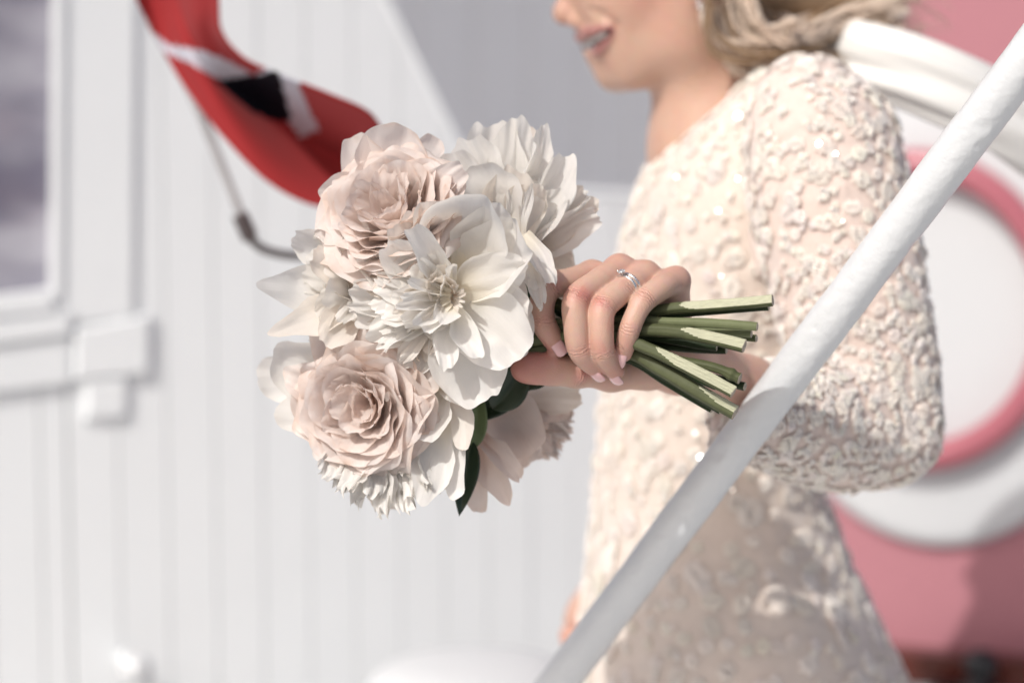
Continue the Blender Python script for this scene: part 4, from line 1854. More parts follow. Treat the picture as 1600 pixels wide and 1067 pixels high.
def petal_grid(L, Wd, seed, base=0.22, tipn=3.4, side=0.38, cup=0.8, bend=0.6, bend0=0.0, curl=0.0, curlp=5, ruffle=0.03, rf=7.0, notch=0.05, point=0.0, roll=0.0, ribs=0.004, twist=0.0, nu=18, nv=20, cup_tip=None, wp=0.48, crink=0.0):
    r_ = np.random.default_rng(seed)
    s = np.linspace(-1, 1, nu)[None, :]
    t = np.linspace(0, 1, nv)[:, None]
    ph = r_.uniform(0, 6.28, 12)
    tipl = 1 - side * np.abs(s) ** tipn + point * (1 - np.abs(s)) ** 2 * 0.5
    nz = (np.sin(rf * 1.1 * s + ph[0]) + 0.6 * np.sin(rf * 2.1 * s + ph[1]) + 0.30 * np.sin(rf * 3.7 * s + ph[2])) / 1.9
    tipl = tipl + notch * nz
    tt = t * tipl
    wt = Wd * (base + (1 - base) * np.clip(tt / wp, 0, 1) ** 0.75 * (1 - 0.15 * np.clip(tt - wp, 0, 1) / max(1e-3, 1 - wp)))
    asy = 1 + 0.12 * math.sin(ph[3]) * s
    # centreline
    n = 60
    q = np.linspace(0, 1.15, n)
    ang = bend0 + bend * q + curl * q ** curlp
    dy = np.cos(ang)
    dz = np.sin(ang)
    cy = np.concatenate([[0], np.cumsum((dy[1:] + dy[:-1]) / 2) * (q[1] - q[0])]) * L
    cz = np.concatenate([[0], np.cumsum((dz[1:] + dz[:-1]) / 2) * (q[1] - q[0])]) * L
    Y = np.interp(tt, q, cy)
    Z = np.interp(tt, q, cz)
    A = np.interp(tt, q, ang)
    ct = cup if cup_tip is None else cup + (cup_tip - cup) * tt
    ct = np.where(np.abs(ct) < 1e-3, 1e-3, ct)
    ss = s * asy
    X = wt * np.sin(ct * ss) / ct
    Zl = wt * (1 - np.cos(ct * ss)) / ct
    if roll:
        e = np.clip(np.abs(s) - 0.62, 0, 1) / 0.38
        Zl = Zl - roll * wt * e ** 2 * np.clip(tt * 1.6, 0, 1)
    ew = np.clip(np.maximum(tt ** 2.5, np.abs(s) ** 3 * np.clip(tt * 1.5, 0, 1)), 0, 1.2)
    rz = (np.sin(rf * s + 2.5 * tt + ph[4]) + 0.6 * np.sin(rf * 2.3 * s - 3 * tt + ph[5]) + 0.4 * np.sin(rf * 1.2 * tt * 2 + 3 * s + ph[6]) + 0.35 * np.sin(rf * 4.1 * s + ph[7])) / 2.3
    D = ruffle * L * ew * rz + ribs * L * np.sin(8.5 * s + 2 * np.sin(4 * tt + ph[8]) + ph[9]) * np.clip(tt * 2, 0, 1)
    D = D + L * 0.02 * np.sin(3.1 * s + ph[10]) * np.sin(4 * tt + ph[11])
    if crink:
        D = D + crink * L * (np.sin(9 * s + 11 * tt + ph[1]) * np.sin(6 * tt - 5 * s + ph[2]) + 0.6 * np.sin(15 * s - 9 * tt + ph[3])) * np.clip(tt * 1.6, 0, 1)
    Zn = Zl + D
    y = Y - np.sin(A) * Zn
    z = Z + np.cos(A) * Zn
    if twist:
        tw = twist * tt
        X, z = X * np.cos(tw) - (z - Z) * np.sin(tw), Z + X * np.sin(tw) + (z - Z) * np.cos(tw)
    X = np.broadcast_to(X, y.shape)
    V = np.stack([X, y, z], -1).reshape(-1, 3)
    uv = np.stack([np.broadcast_to((s + 1) / 2 + seed % 7, tt.shape), np.broadcast_to(t, tt.shape)], -1).reshape(-1, 2)
    idx = np.arange(nu * nv).reshape(nv, nu)
    F = np.stack([idx[:-1, :-1], idx[:-1, 1:], idx[1:, 1:], idx[1:, :-1]], -1).reshape(-1, 4)
    return V, F, uv


PETALS = 0


WK = [np.random.default_rng(900 + q) for q in range(3)]
WD = [[(g.normal(0, 1, 3), g.uniform(0, 6.28), g.uniform(90, 330)) for _ in range(7)] for g in WK]


def warp(P, amp=0.0016):
    out = P.copy()
    for q in range(3):
        a = np.zeros(len(P))
        for k_, p_, f_ in WD[q]:
            a += np.sin(P @ (k_ / np.linalg.norm(k_) * f_) + p_) * (160.0 / f_)
        out[:, q] += amp * a / 2.2
    return out


def place(V, o, x, y, z):
    return warp(o + V[:, :1] * x + V[:, 1:2] * y + V[:, 2:3] * z)


class Flower:
    def __init__(s, name, label, o, axis, m):
        s.o = np.asarray(o, float)
        s.x, s.y, s.a = frame_from(axis)
        s.m = m
        s.e = bpy.data.objects.new(name, None)
        COL.objects.link(s.e)
        s.e.parent = bq
        s.e.location = Vector(s.o) - Vector(bq.location)
        s.e.empty_display_size = 0.01
        if label:
            s.e['label'] = label
        s.small = []
        s.name = name

    def emit(s, V, F, uv, m, individual=True):
        if individual:
            me = mesh_from('petal', V - s.o, F, uv=uv, mats=[m])
            o = bpy.data.objects.new('petal', me)
            COL.objects.link(o)
            o.parent = s.e
        else:
            s.small.append((V - s.o, F, uv, m))

    def petal(s, phi, r0, open_, L, Wd, seed, m=None, z0=0.0, individual=True, tang=0.0, **kw):
        rad = s.x * math.cos(phi) + s.y * math.sin(phi)
        y = s.a * math.cos(open_) + rad * math.sin(open_)
        z = s.a * math.sin(open_) - rad * math.cos(open_)
        x = np.cross(y, z)
        if tang:
            x, z = rot_about(x, y, tang), rot_about(z, y, tang)
        V, F, uv = petal_grid(L, Wd, seed, **kw)
        s.emit(place(V, s.o + rad * r0 + s.a * z0, x, y, z), F, uv, m or s.m, individual)

    def finish(s):
        if not s.small:
            return
        bym = {}
        for t in s.small:
            bym.setdefault(t[3].name, []).append(t)
        for k, L in bym.items():
            off = 0
            Vs, Fs, U = [], [], []
            for V, F, uv, m in L:
                Vs.append(V)
                Fs.append(F + off)
                U.append(uv)
                off += len(V)
            o = bpy.data.objects.new('inner_petals', mesh_from('inner_petals', np.vstack(Vs), np.vstack(Fs), uv=np.vstack(U), mats=[L[0][3]]))
            COL.objects.link(o)
            o.parent = s.e
            o['kind'] = 'stuff'


def px_petal(fl, b, t, hw, seed, roll=0.0, m=None, lenf=1.06, individual=True, **kw):
    """b, t = (px, py, Y) of base and tip; hw = half width in px; inner face towards the camera turned by roll degrees"""
    B_ = Q(*b)
    T_ = Q(*t)
    y = nrm(T_ - B_)
    L = np.linalg.norm(T_ - B_) * lenf
    z = C0 - (B_ + T_) / 2
    z = nrm(z - y * np.dot(z, y))
    z = rot_about(z, y, R(roll))
    # keep the chord on target although the petal bends
    bd = kw.get('bend', 0.6)
    b0 = kw.get('bend0', 0.0)
    x = np.cross(y, z)
    corr = -(b0 + bd * 0.5 + kw.get('curl', 0.0) / (kw.get('curlp', 5) + 2.0))
    y, z = rot_about(y, x, corr), rot_about(z, x, corr)
    Wd = hw * K * (b[2] + t[2]) / 2
    V, F, uv = petal_grid(L, Wd, seed, **kw)
    fl.emit(place(V, B_, x, y, z), F, uv, m or fl.m, individual)


GA = 2.39996


def garden_rose(name, label, o, axis, Rr, Hh, seed, m, npet=46, squash=1.0):
    f = Flower(name, label, o, axis, m)
    r_ = np.random.default_rng(seed)
    for i in range(npet):
        g = (i + 0.5) / npet
        fr = g ** 0.62
        rho = Rr * (0.10 + 0.90 * fr)
        hgt = Hh * (0.84 + 0.20 * math.sin(fr * 2.2) - 0.42 * fr ** 4)
        L = math.hypot(rho, hgt) * r_.uniform(0.97, 1.04)
        al = math.atan2(rho, hgt)
        phi = i * GA + r_.normal(0, 0.12)
        inner = fr < 0.45
        Wd = Rr * (0.20 + 0.62 * fr) * r_.uniform(0.9, 1.15)
        cupa = min(1.6, Wd / max(rho * 0.9, 0.004)) * (0.95 if not inner else r_.uniform(0.5, 1.3))
        kw = dict(base=0.35, tipn=3.0, side=0.28, cup=cupa * 0.8, cup_tip=cupa, ruffle=0.035 if not inner else 0.07, rf=3.2 if not inner else 5.5,
                  notch=0.018, point=0.16 * fr, ribs=0.003, crink=0.005 if not inner else 0.012, nu=24, nv=24, wp=0.5)
        if fr > 0.35:
            kw['bend'] = 1.05 - 0.35 * fr
            kw['bend0'] = -0.50
            kw['curl'] = -r_.uniform(0.5, 1.9) * fr
            kw['curlp'] = 8
            kw['roll'] = r_.uniform(0.1, 0.4) * fr
            al2 = al
        else:
            kw['bend'] = 0.4
            kw['bend0'] = -0.15
            kw['curl'] = -r_.uniform(0, 0.9)
            al2 = al + r_.normal(0, 0.08)
        f.petal(phi, 0.0015 + 0.002 * fr, al2, L, Wd, seed * 100 + i, tang=r_.normal(0, 0.35) if inner else r_.normal(0, 0.10), individual=(fr > 0.42), **kw)
    return f


def peony(name, label, o, axis, Rr, seed, m, guards=9, mids=16, frills=34, open_in=0.25, open_out=1.15, m2=None, gl=1.0):
    f = Flower(name, label, o, axis, m)
    r_ = np.random.default_rng(seed)
    for i in range(frills):
        g = (i + 0.5) / frills
        al = 0.10 + (open_out * 0.80) * g ** 0.7
        L = Rr * r_.uniform(0.62, 0.92)
        Wd = Rr * r_.uniform(0.10, 0.22)
        f.petal(i * GA + r_.normal(0, 0.3), Rr * 0.10 * g, al, L, Wd, seed * 100 + i, m=m2 or m, individual=False, tang=r_.normal(0, 0.6),
                base=0.35, side=0.25, cup=r_.uniform(0.3, 1.2), bend=r_.uniform(-0.1, 0.7), curl=r_.uniform(-0.9, 0.5), ruffle=0.13, rf=7, notch=0.10, ribs=0.01, nu=12, nv=15, wp=0.7)
    for i in range(mids):
        g = (i + 0.5) / mids
        al = open_in + (open_out - open_in) * g
        L = Rr * r_.uniform(0.85, 1.0)
        Wd = Rr * r_.uniform(0.24, 0.42)
        f.petal(i * GA + r_.normal(0, 0.2), Rr * 0.06, al, L, Wd, seed * 100 + 50 + i, tang=r_.normal(0, 0.25), individual=True,
                base=0.28, side=0.30, cup=r_.uniform(0.5, 1.0), bend=r_.uniform(0.3, 0.9), bend0=-0.2, curl=r_.uniform(-0.5, 0.6), ruffle=0.06, rf=5, notch=0.05, ribs=0.004, nu=24, nv=22)
    for i in range(guards):
        al = open_out * r_.uniform(0.95, 1.15)
        L = Rr * gl * r_.uniform(0.98, 1.1)
        Wd = Rr * r_.uniform(0.48, 0.60)
        f.petal(i * 2 * math.pi / guards + r_.normal(0, 0.12), Rr * 0.05, al, L, Wd, seed * 100 + 90 + i, z0=-Rr * 0.05, individual=True,
                base=0.3, side=0.36, cup=0.75, bend=0.75, bend0=-0.3, curl=r_.uniform(-0.4, 0.3), ruffle=0.045, rf=4, notch=0.035, ribs=0.004, nu=22, nv=22)
    return f


def cam_axis(dx, dz, toward):
    """axis given in picture terms: right, up, towards the camera"""
    return nrm(np.array([dx, -toward, dz]))


mpx = K * 1.575      # metres per photo pixel at the bouquet

# --- far flowers first
E = peony('peony', 'white peony with long pointed petals at the left edge of the bouquet', Q(560, 440, 1.60), cam_axis(-0.9, 0.0, 0.25), 100 * mpx, 5, P_WHITE, guards=5, mids=7, frills=10, open_out=0.8)
px_petal(E, (560, 455, 1.59), (419, 447, 1.575), 62, 501, roll=-18, cup=0.75, bend=0.5, base=0.5, side=0.72, tipn=1.5, point=0.22, ruffle=0.02, notch=0.01, m=P_WHITE)
px_petal(E, (560, 478, 1.585), (434, 512, 1.565), 40, 502, roll=25, cup=0.8, bend=0.4, base=0.45, side=0.62, tipn=1.6, point=0.2, ruffle=0.025, notch=0.01, m=P_WARM)
px_petal(E, (570, 400, 1.60), (462, 372, 1.59), 44, 503, roll=-30, cup=0.9, bend=0.7, ruffle=0.05, notch=0.04)
px_petal(E, (565, 430, 1.58), (494, 398, 1.565), 34, 504, roll=0, cup=0.7, bend=0.5, ruffle=0.06, notch=0.03, m=P_WARM)
px_petal(E, (560, 490, 1.58), (505, 530, 1.560), 36, 505, roll=10, cup=0.7, bend=0.5, ruffle=0.05, notch=0.04, m=P_WARM)
for k in range(16):
    px_petal(E, (600 + random.uniform(-20, 30), 470 + random.uniform(-60, 50), 1.60), (565 + random.uniform(-55, 25), 455 + random.uniform(-75, 75), 1.572 + random.uniform(-0.01, 0.01)), random.uniform(22, 38), 530 + k, roll=random.uniform(-40, 40), cup=0.8, bend=0.6, ruffle=0.06, notch=0.05, m=P_WARM if k % 2 else P_WHITE, individual=k < 8)
E.finish()

Fw = peony('peony', 'white peony half hidden behind the lower blush rose at far left', Q(560, 600, 1.62), cam_axis(-0.9, -0.1, 0.1), 100 * mpx, 6, P_WHITE, guards=5, mids=6, frills=6, open_out=0.8)
px_petal(Fw, (560, 600, 1.61), (428, 560, 1.60), 62, 601, roll=-25, cup=0.9, bend=0.9, base=0.5, side=0.4, ruffle=0.02, notch=0.015)
px_petal(Fw, (560, 590, 1.62), (405, 590, 1.62), 48, 602, roll=-10, cup=0.9, bend=0.9, base=0.5, side=0.45, ruffle=0.02, notch=0.015)
px_petal(Fw, (560, 640, 1.61), (434, 650, 1.60), 44, 603, roll=30, cup=0.7, bend=0.6, base=0.5, side=0.5, ruffle=0.02, notch=0.015)
px_petal(Fw, (560, 620, 1.60), (455, 615, 1.59), 60, 604, roll=0, cup=0.9, bend=0.9, base=0.5, side=0.4, ruffle=0.02, notch=0.015)
Fw.finish()

G = peony('peony', 'white frilly peony at the bottom of the bouquet below the lower rose', Q(640, 660, 1.60), cam_axis(-0.30, -0.95, 0.25), 118 * mpx, 7, P_WHITE, guards=6, mids=12, frills=44, open_out=0.9)
px_petal(G, (690, 640, 1.575), (660, 786, 1.545), 42, 701, roll=-8, cup=0.9, bend=0.5, base=0.45, side=0.5, tipn=2, ruffle=0.015, notch=0.01)
px_petal(G, (700, 640, 1.58), (708, 778, 1.555), 32, 702, roll=18, cup=0.9, bend=0.5, base=0.5, side=0.5, tipn=2, ruffle=0.015, notch=0.01)
px_petal(G, (690, 590, 1.575), (668, 690, 1.55), 34, 703, roll=10, cup=0.7, bend=0.6, base=0.5, side=0.4, ruffle=0.02, notch=0.01)
px_petal(G, (715, 610, 1.575), (728, 700, 1.555), 24, 704, roll=20, cup=0.8, bend=0.7, base=0.5, side=0.45, ruffle=0.02, notch=0.02, m=P_WARM)
px_petal(G, (690, 600, 1.57), (733, 628, 1.55), 17, 705, roll=-10, cup=0.6, bend=0.5, curl=-1.2, base=0.5, side=0.5, ruffle=0.04, notch=0.01)
px_petal(G, (620, 690, 1.60), (600, 792, 1.60), 52, 706, roll=0, cup=0.6, bend=0.5, base=0.5, side=0.6, ruffle=0.03, notch=0.02, m=P_WARM)
for k in range(40):
    xx = 492 + 200 * (k / 39.0) + random.uniform(-12, 12)
    yb = 690 + random.uniform(-10, 20)
    px_petal(G, (xx * 0.55 + 600 * 0.45, yb, 1.575), (xx, 716 + 72 * math.sin((xx - 480) / 210 * math.pi * 0.85) + random.uniform(-12, 12), 1.560 + random.uniform(-0.01, 0.015)), random.uniform(13, 24), 720 + k,
             roll=random.uniform(-50, 50), cup=0.5, bend=0.3, ruffle=0.14, rf=8, notch=0.13, base=0.4, side=0.3, individual=False, nu=12, nv=14)
G.finish()

Hh_ = peony('peony', 'shaded blush white peony turned away under the thumb', Q(770, 640, 1.66), cam_axis(0.55, -0.75, -0.15), 120 * mpx, 8, P_BLUSH2, guards=6, mids=10, frills=26, open_out=0.95, m2=P_BLUSH2)
px_petal(Hh_, (752, 608, 1.64), (838, 706, 1.62), 64, 801, roll=-5, cup=0.95, bend=1.1, base=0.6, side=0.42, ruffle=0.012, notch=0.008)
px_petal(Hh_, (775, 625, 1.645), (902, 622, 1.645), 30, 802, roll=10, cup=0.7, bend=0.5, base=0.5, side=0.5, ruffle=0.05, notch=0.04, m=P_WARM)
px_petal(Hh_, (790, 618, 1.66), (892, 640, 1.665), 38, 803, roll=-20, cup=0.7, bend=0.5, base=0.5, side=0.5, ruffle=0.06, notch=0.05)
px_petal(Hh_, (742, 680, 1.62), (812, 746, 1.60), 26, 804, roll=-25, cup=0.9, bend=0.4, curl=-0.9, base=0.5, side=0.5, ruffle=0.03, notch=0.02)
px_petal(Hh_, (740, 690, 1.62), (786, 772, 1.60), 26, 805, roll=10, cup=0.9, bend=0.4, base=0.5, side=0.5, point=0.2, ruffle=0.02, notch=0.01)
px_petal(Hh_, (738, 690, 1.625), (752, 792, 1.61), 24, 806, roll=20, cup=1.0, bend=0.4, curl=-1.0, base=0.5, side=0.4, ruffle=0.02, notch=0.02)
px_petal(Hh_, (735, 690, 1.62), (727, 770, 1.61), 20, 807, roll=-30, cup=0.9, bend=0.4, base=0.5, side=0.5, ruffle=0.02, notch=0.01)
px_petal(Hh_, (735, 640, 1.62), (728, 742, 1.60), 16, 808, roll=30, cup=0.9, bend=0.4, base=0.5, side=0.5, ruffle=0.02, notch=0.01)
for k in range(22):
    a_ = -0.35 + 1.3 * k / 21
    px_petal(Hh_, (810, 640, 1.665), (810 + 78 * math.cos(a_) + random.uniform(-8, 8), 640 + 92 * math.sin(a_) + random.uniform(-8, 8), 1.675), random.uniform(11, 20), 820 + k,
             roll=random.uniform(-40, 40), cup=0.5, bend=0.3, ruffle=0.10, rf=8, notch=0.10, base=0.5, side=0.3, individual=False, nu=12, nv=14, m=P_BLUSH2)
Hh_.finish()

D = peony('peony', 'white peony seen from the side at the upper right of the bouquet', Q(800, 395, 1.63), cam_axis(0.12, 0.95, 0.05), 150 * mpx, 9, P_WHITE, guards=4, mids=8, frills=20, open_out=0.75)
for (b, t, hw, sd_, rl, kw) in [
    ((795, 400, 1.63), (770, 205, 1.625), 44, 901, -10, {}),
    ((795, 400, 1.625), (805, 200, 1.62), 34, 902, 10, {}),
    ((800, 400, 1.62), (848, 212, 1.615), 24, 903, 35, dict(cup=1.3)),
    ((800, 400, 1.635), (832, 218, 1.64), 32, 904, -20, dict(m=P_WARM)),
    ((805, 400, 1.62), (880, 252, 1.61), 30, 905, 20, dict(cup=1.1, curl=-0.7)),
    ((810, 400, 1.63), (918, 310, 1.625), 34, 906, -10, dict(m=P_WARM)),
    ((815, 405, 1.625), (926, 338, 1.615), 24, 907, 30, {}),
    ((790, 400, 1.62), (735, 222, 1.615), 44, 908, -15, {}),
    ((780, 400, 1.61), (706, 246, 1.60), 40, 909, -20, {}),
    ((790, 400, 1.60), (750, 262, 1.585), 42, 910, 0, {}),
    ((795, 400, 1.605), (795, 268, 1.59), 36, 911, 10, dict(m=P_WARM)),
    ((805, 400, 1.605), (830, 290, 1.59), 30, 912, 15, dict(m=P_WARM)),
    ((810, 400, 1.61), (865, 300, 1.60), 30, 913, 0, {}),
    ((820, 400, 1.65), (892, 390, 1.65), 30, 914, 0, dict(m=P_WARM)),
    ((815, 395, 1.64), (888, 414, 1.64), 26, 915, 20, dict(m=P_WARM)),
    ((800, 385, 1.585), (792, 300, 1.575), 6, 916, 20, dict(ruffle=0.06)),
    ((812, 385, 1.585), (827, 296, 1.575), 9, 917, -20, dict(ruffle=0.10)),
]:
    k2 = dict(cup=0.75, bend=0.35, base=0.35, side=0.22, tipn=3, ruffle=0.04, rf=4.5, notch=0.05, wp=0.6, nu=28, nv=26, ribs=0.003)
    hw = hw * 1.3 if hw > 12 else hw
    k2.update(kw)
    px_petal(D, b, t, hw, sd_, roll=rl, **k2)
D.finish()

# --- centre peony
Cf = Flower('peony', 'large open white peony with a yellow eye in the middle of the bouquet', Q(703, 463, 1.55), cam_axis(-0.1, -0.05, 1), P_WHITE)
for (b, t, hw, sd_, rl, kw) in [
    # big cap petal, upper right
    ((700, 455, 1.565), (742, 306, 1.520), 98, 101, -4, dict(cup=1.15, bend=1.6, bend0=-0.35, side=0.32, ruffle=0.03, notch=0.03)),
    ((700, 455, 1.56), (818, 362, 1.530), 72, 102, -12, dict(cup=1.0, bend=1.2, side=0.34, ruffle=0.05, notch=0.03)),
    ((705, 460, 1.555), (815, 415, 1.535), 44, 103, 10, dict(cup=0.5, bend=0.6, ruffle=0.05, notch=0.03)),
    ((700, 455, 1.568), (676, 318, 1.545), 62, 114, 10, dict(cup=0.9, bend=0.9, ruffle=0.07, notch=0.05)),
    ((690, 450, 1.560), (622, 350, 1.545), 52, 115, 15, dict(cup=0.8, bend=0.7, ruffle=0.08, notch=0.06, rf=5)),
    ((690, 460, 1.565), (566, 408, 1.550), 44, 116, 0, dict(cup=0.8, bend=0.6, ruffle=0.09, notch=0.06, rf=5)),
    ((690, 465, 1.565), (552, 462, 1.552), 44, 117, -10, dict(cup=0.8, bend=0.6, ruffle=0.09, notch=0.06, rf=5)),
    ((690, 470, 1.565), (586, 530, 1.552), 46, 118, 0, dict(cup=0.8, bend=0.6, ruffle=0.09, notch=0.06, rf=5)),
    ((695, 475, 1.568), (640, 572, 1.555), 46, 119, 0, dict(cup=0.7, bend=0.5, ruffle=0.07, notch=0.05, rf=5)),
    ((720, 440, 1.560), (790, 330, 1.535), 58, 120, 0, dict(cup=0.9, bend=1.2, ruffle=0.05, notch=0.03)),
    # tall folded petal at top left
    ((695, 455, 1.54), (645, 362, 1.518), 30, 104, 20, dict(cup=1.0, bend=0.5, curl=-0.6, ruffle=0.04, notch=0.04)),
    ((695, 455, 1.545), (608, 385, 1.535), 40, 105, -20, dict(cup=0.6, bend=0.4, ruffle=0.07, notch=0.06)),
    # lower right fan
    ((706, 466, 1.555), (822, 498, 1.54), 60, 106, 10, dict(cup=0.55, bend=0.6, side=0.34, ruffle=0.05, notch=0.03)),
    ((706, 468, 1.55), (806, 556, 1.535), 64, 107, 5, dict(cup=0.5, bend=0.6, side=0.30, ruffle=0.05, notch=0.035)),
    ((704, 470, 1.557), (758, 618, 1.545), 66, 108, 0, dict(cup=0.35, bend=0.5, side=0.34, ruffle=0.05, notch=0.05)),
    ((704, 470, 1.54), (745, 560, 1.525), 22, 109, 0, dict(cup=0.9, bend=0.7, side=0.3, ruffle=0.02, notch=0.02)),
    ((700, 470, 1.545), (702, 572, 1.53), 24, 110, 0, dict(cup=0.6, bend=0.5, ruffle=0.05, notch=0.05)),
    ((698, 470, 1.565), (705, 600, 1.56), 44, 111, 0, dict(cup=0.4, bend=0.4, ruffle=0.03, notch=0.05)),
    ((705, 466, 1.57), (822, 470, 1.565), 50, 112, -20, dict(cup=0.6, bend=0.5, ruffle=0.03, notch=0.03)),
    ((702, 466, 1.565), (816, 545, 1.565), 62, 113, -10, dict(cup=0.6, bend=0.4, ruffle=0.03, notch=0.03)),
]:
    k2 = dict(base=0.30, tipn=3.8, nu=32, nv=30, rf=3.6, ribs=0.003)
    k2.update(kw)
    px_petal(Cf, b, t, hw, sd_, roll=rl, **k2)
r5 = np.random.default_rng(55)
# crowd of narrow folded petals on the left of the eye
for k in range(54):
    a_ = math.pi * (0.60 + 0.86 * r5.random())       # angles from upper left round to the lower side
    rr = r5.uniform(60, 150) if k < 44 else r5.uniform(34, 80)
    fy_ = 0.82
    tx = 703 + rr * math.cos(a_)
    ty = 463 - rr * math.sin(a_) * fy_
    bx = 703 + rr * 0.28 * math.cos(a_)
    by = 463 - rr * 0.28 * math.sin(a_)
    dep = 1.548 - 0.020 * (1 - rr / 150) + r5.uniform(-0.010, 0.008)
    px_petal(Cf, (bx, by, dep + 0.010), (tx, ty, dep - 0.012 + 0.022 * (rr / 150)), r5.uniform(15, 34), 130 + k, roll=r5.uniform(-55, 55),
             m=P_WHITE if r5.random() < 0.72 else P_WARM, individual=(k < 30), cup=r5.uniform(0.5, 1.2), bend=r5.uniform(0.1, 0.8), curl=r5.uniform(-0.9, 0.4), base=0.35, side=0.35,
             ruffle=0.08, rf=5, notch=0.07, ribs=0.004, nu=20, nv=20)
for b, t, hw, sd_, rl in [((702, 458, 1.535), (640, 438, 1.518), 13, 211, 30), ((702, 462, 1.535), (628, 460, 1.516), 12, 212, -20), ((702, 466, 1.535), (622, 478, 1.517), 17, 213, 15),
                          ((702, 468, 1.535), (650, 508, 1.518), 17, 214, -25), ((700, 470, 1.537), (668, 520, 1.522), 18, 215, 10), ((700, 455, 1.537), (655, 412, 1.522), 15, 216, 20)]:
    px_petal(Cf, b, t, hw, sd_, roll=rl, cup=1.2, bend=0.7, base=0.35, side=0.4, ruffle=0.05, rf=4, notch=0.04, ribs=0.003, nu=20, nv=20)
for k in range(16):
    a_ = r5.uniform(0, 6.28)
    px_petal(Cf, (703 + 3 * math.cos(a_), 463 + 3 * math.sin(a_), 1.545), (703 + 20 * math.cos(a_), 463 + 20 * math.sin(a_), 1.528), 3.2, 230 + k, roll=0, individual=False, m=P_WARM, cup=0.8, bend=0.2, nu=6, nv=8, ruffle=0.05)
Cf.finish()

# --- two blush garden roses
RA = garden_rose('garden_rose', 'blush pink garden rose at the top left of the bouquet', Q(624, 352, 1.585), cam_axis(-0.30, 0.62, 0.74), 107 * mpx, 84 * mpx, 3, P_BLUSH, 50)
for (b, t, hw, sd_, rl, kw) in [
    ((610, 300, 1.60), (615, 197, 1.60), 60, 301, 0, dict(cup=0.7, bend=0.5, side=0.4, ruffle=0.05, notch=0.04)),
    ((600, 310, 1.60), (552, 222, 1.60), 46, 302, -20, dict(cup=0.7, bend=0.5, side=0.5, ruffle=0.05, notch=0.04)),
    ((600, 330, 1.60), (508, 290, 1.595), 44, 303, -10, dict(cup=0.7, bend=0.5, side=0.4, ruffle=0.05, notch=0.03)),
    ((650, 300, 1.605), (680, 215, 1.61), 30, 304, 10, dict(cup=0.7, bend=0.5, ruffle=0.03, notch=0.02)),
    ((640, 330, 1.585), (722, 268, 1.565), 34, 305, 0, dict(cup=0.9, bend=0.3, curl=-1.2, ruffle=0.05, notch=0.03)),
]:
    k2 = dict(base=0.5, nu=22, nv=22, rf=4)
    k2.update(kw)
    px_petal(RA, b, t, hw, sd_, roll=rl, **k2)
RA.finish()

RB = garden_rose('garden_rose', 'blush pink garden rose with browned edges at the lower left of the bouquet', Q(580, 632, 1.58), cam_axis(-0.34, 0.06, 0.94), 101 * mpx, 70 * mpx, 4, P_BLUSH, 48)
for (b, t, hw, sd_, rl, kw) in [
    ((590, 640, 1.60), (672, 585, 1.560), 70, 401, -30, dict(cup=1.1, bend=0.9, curl=-1.6, point=0.25)),
    ((590, 650, 1.60), (672, 660, 1.560), 60, 402, -30, dict(cup=1.1, bend=0.9, curl=-1.6, point=0.2)),
    ((575, 640, 1.61), (505, 506, 1.585), 60, 403, 10, dict(cup=1.1, bend=0.9, curl=-1.0, point=0.25)),
    ((590, 640, 1.61), (600, 512, 1.580), 76, 404, 0, dict(cup=1.1, bend=0.9, curl=-1.2, point=0.1)),
    ((580, 640, 1.61), (466, 590, 1.585), 50, 405, 10, dict(cup=1.0, bend=0.8, curl=-1.0, point=0.3)),
    ((580, 640, 1.61), (470, 665, 1.585), 56, 407, 0, dict(cup=1.0, bend=0.8, curl=-1.0, point=0.1)),
    ((600, 660, 1.60), (645, 742, 1.570), 50, 406, 0, dict(cup=0.9, bend=0.8, curl=-0.8, point=0.25)),
]:
    k2 = dict(base=0.5, nu=22, nv=24, rf=4, side=0.3, ruffle=0.04, notch=0.02, curlp=6, crink=0.006)
    k2.update(kw)
    px_petal(RB, b, t, hw, sd_, roll=rl, **k2)
RB.finish()

# --- loose petals between the flowers and the hand (belong to a hidden peony)
Lp = Flower('peony', 'ragged white peony petals drooping over the index finger', Q(830, 420, 1.60), cam_axis(0.3, 0, 1), P_WHITE)
for (b, t, hw, sd_, rl, kw) in [
    ((820, 368, 1.575), (862, 440, 1.555), 20, 1001, -20, dict(cup=0.9, bend=0.4, curl=-1.2, ruffle=0.09, notch=0.06)),
    ((822, 385, 1.57), (848, 486, 1.553), 16, 1002, 15, dict(cup=1.0, bend=0.6, curl=1.2, ruffle=0.10, notch=0.06)),
    ((815, 380, 1.58), (838, 450, 1.565), 22, 1003, 0, dict(cup=0.9, bend=0.4, ruffle=0.08, notch=0.06)),
    ((812, 500, 1.60), (850, 470, 1.60), 24, 1004, 0, dict(cup=0.8, bend=0.5, ruffle=0.03, notch=0.02, m=P_WARM)),
    ((812, 540, 1.61), (868, 500, 1.60), 30, 1005, 10, dict(cup=0.8, bend=0.5, ruffle=0.03, notch=0.02, m=P_WARM)),
    ((815, 560, 1.61), (880, 545, 1.60), 26, 1006, -10, dict(cup=0.8, bend=0.5, ruffle=0.03, notch=0.02, m=P_WARM)),
    ((830, 480, 1.615), (880, 470, 1.61), 22, 1007, 0, dict(cup=0.8, bend=0.5, ruffle=0.03, notch=0.02, m=P_WARM)),
]:
    k2 = dict(base=0.5, nu=20, nv=22, rf=6, side=0.35)
    k2.update(kw)
    px_petal(Lp, b, t, hw, sd_, roll=rl, **k2)
Lp.finish()


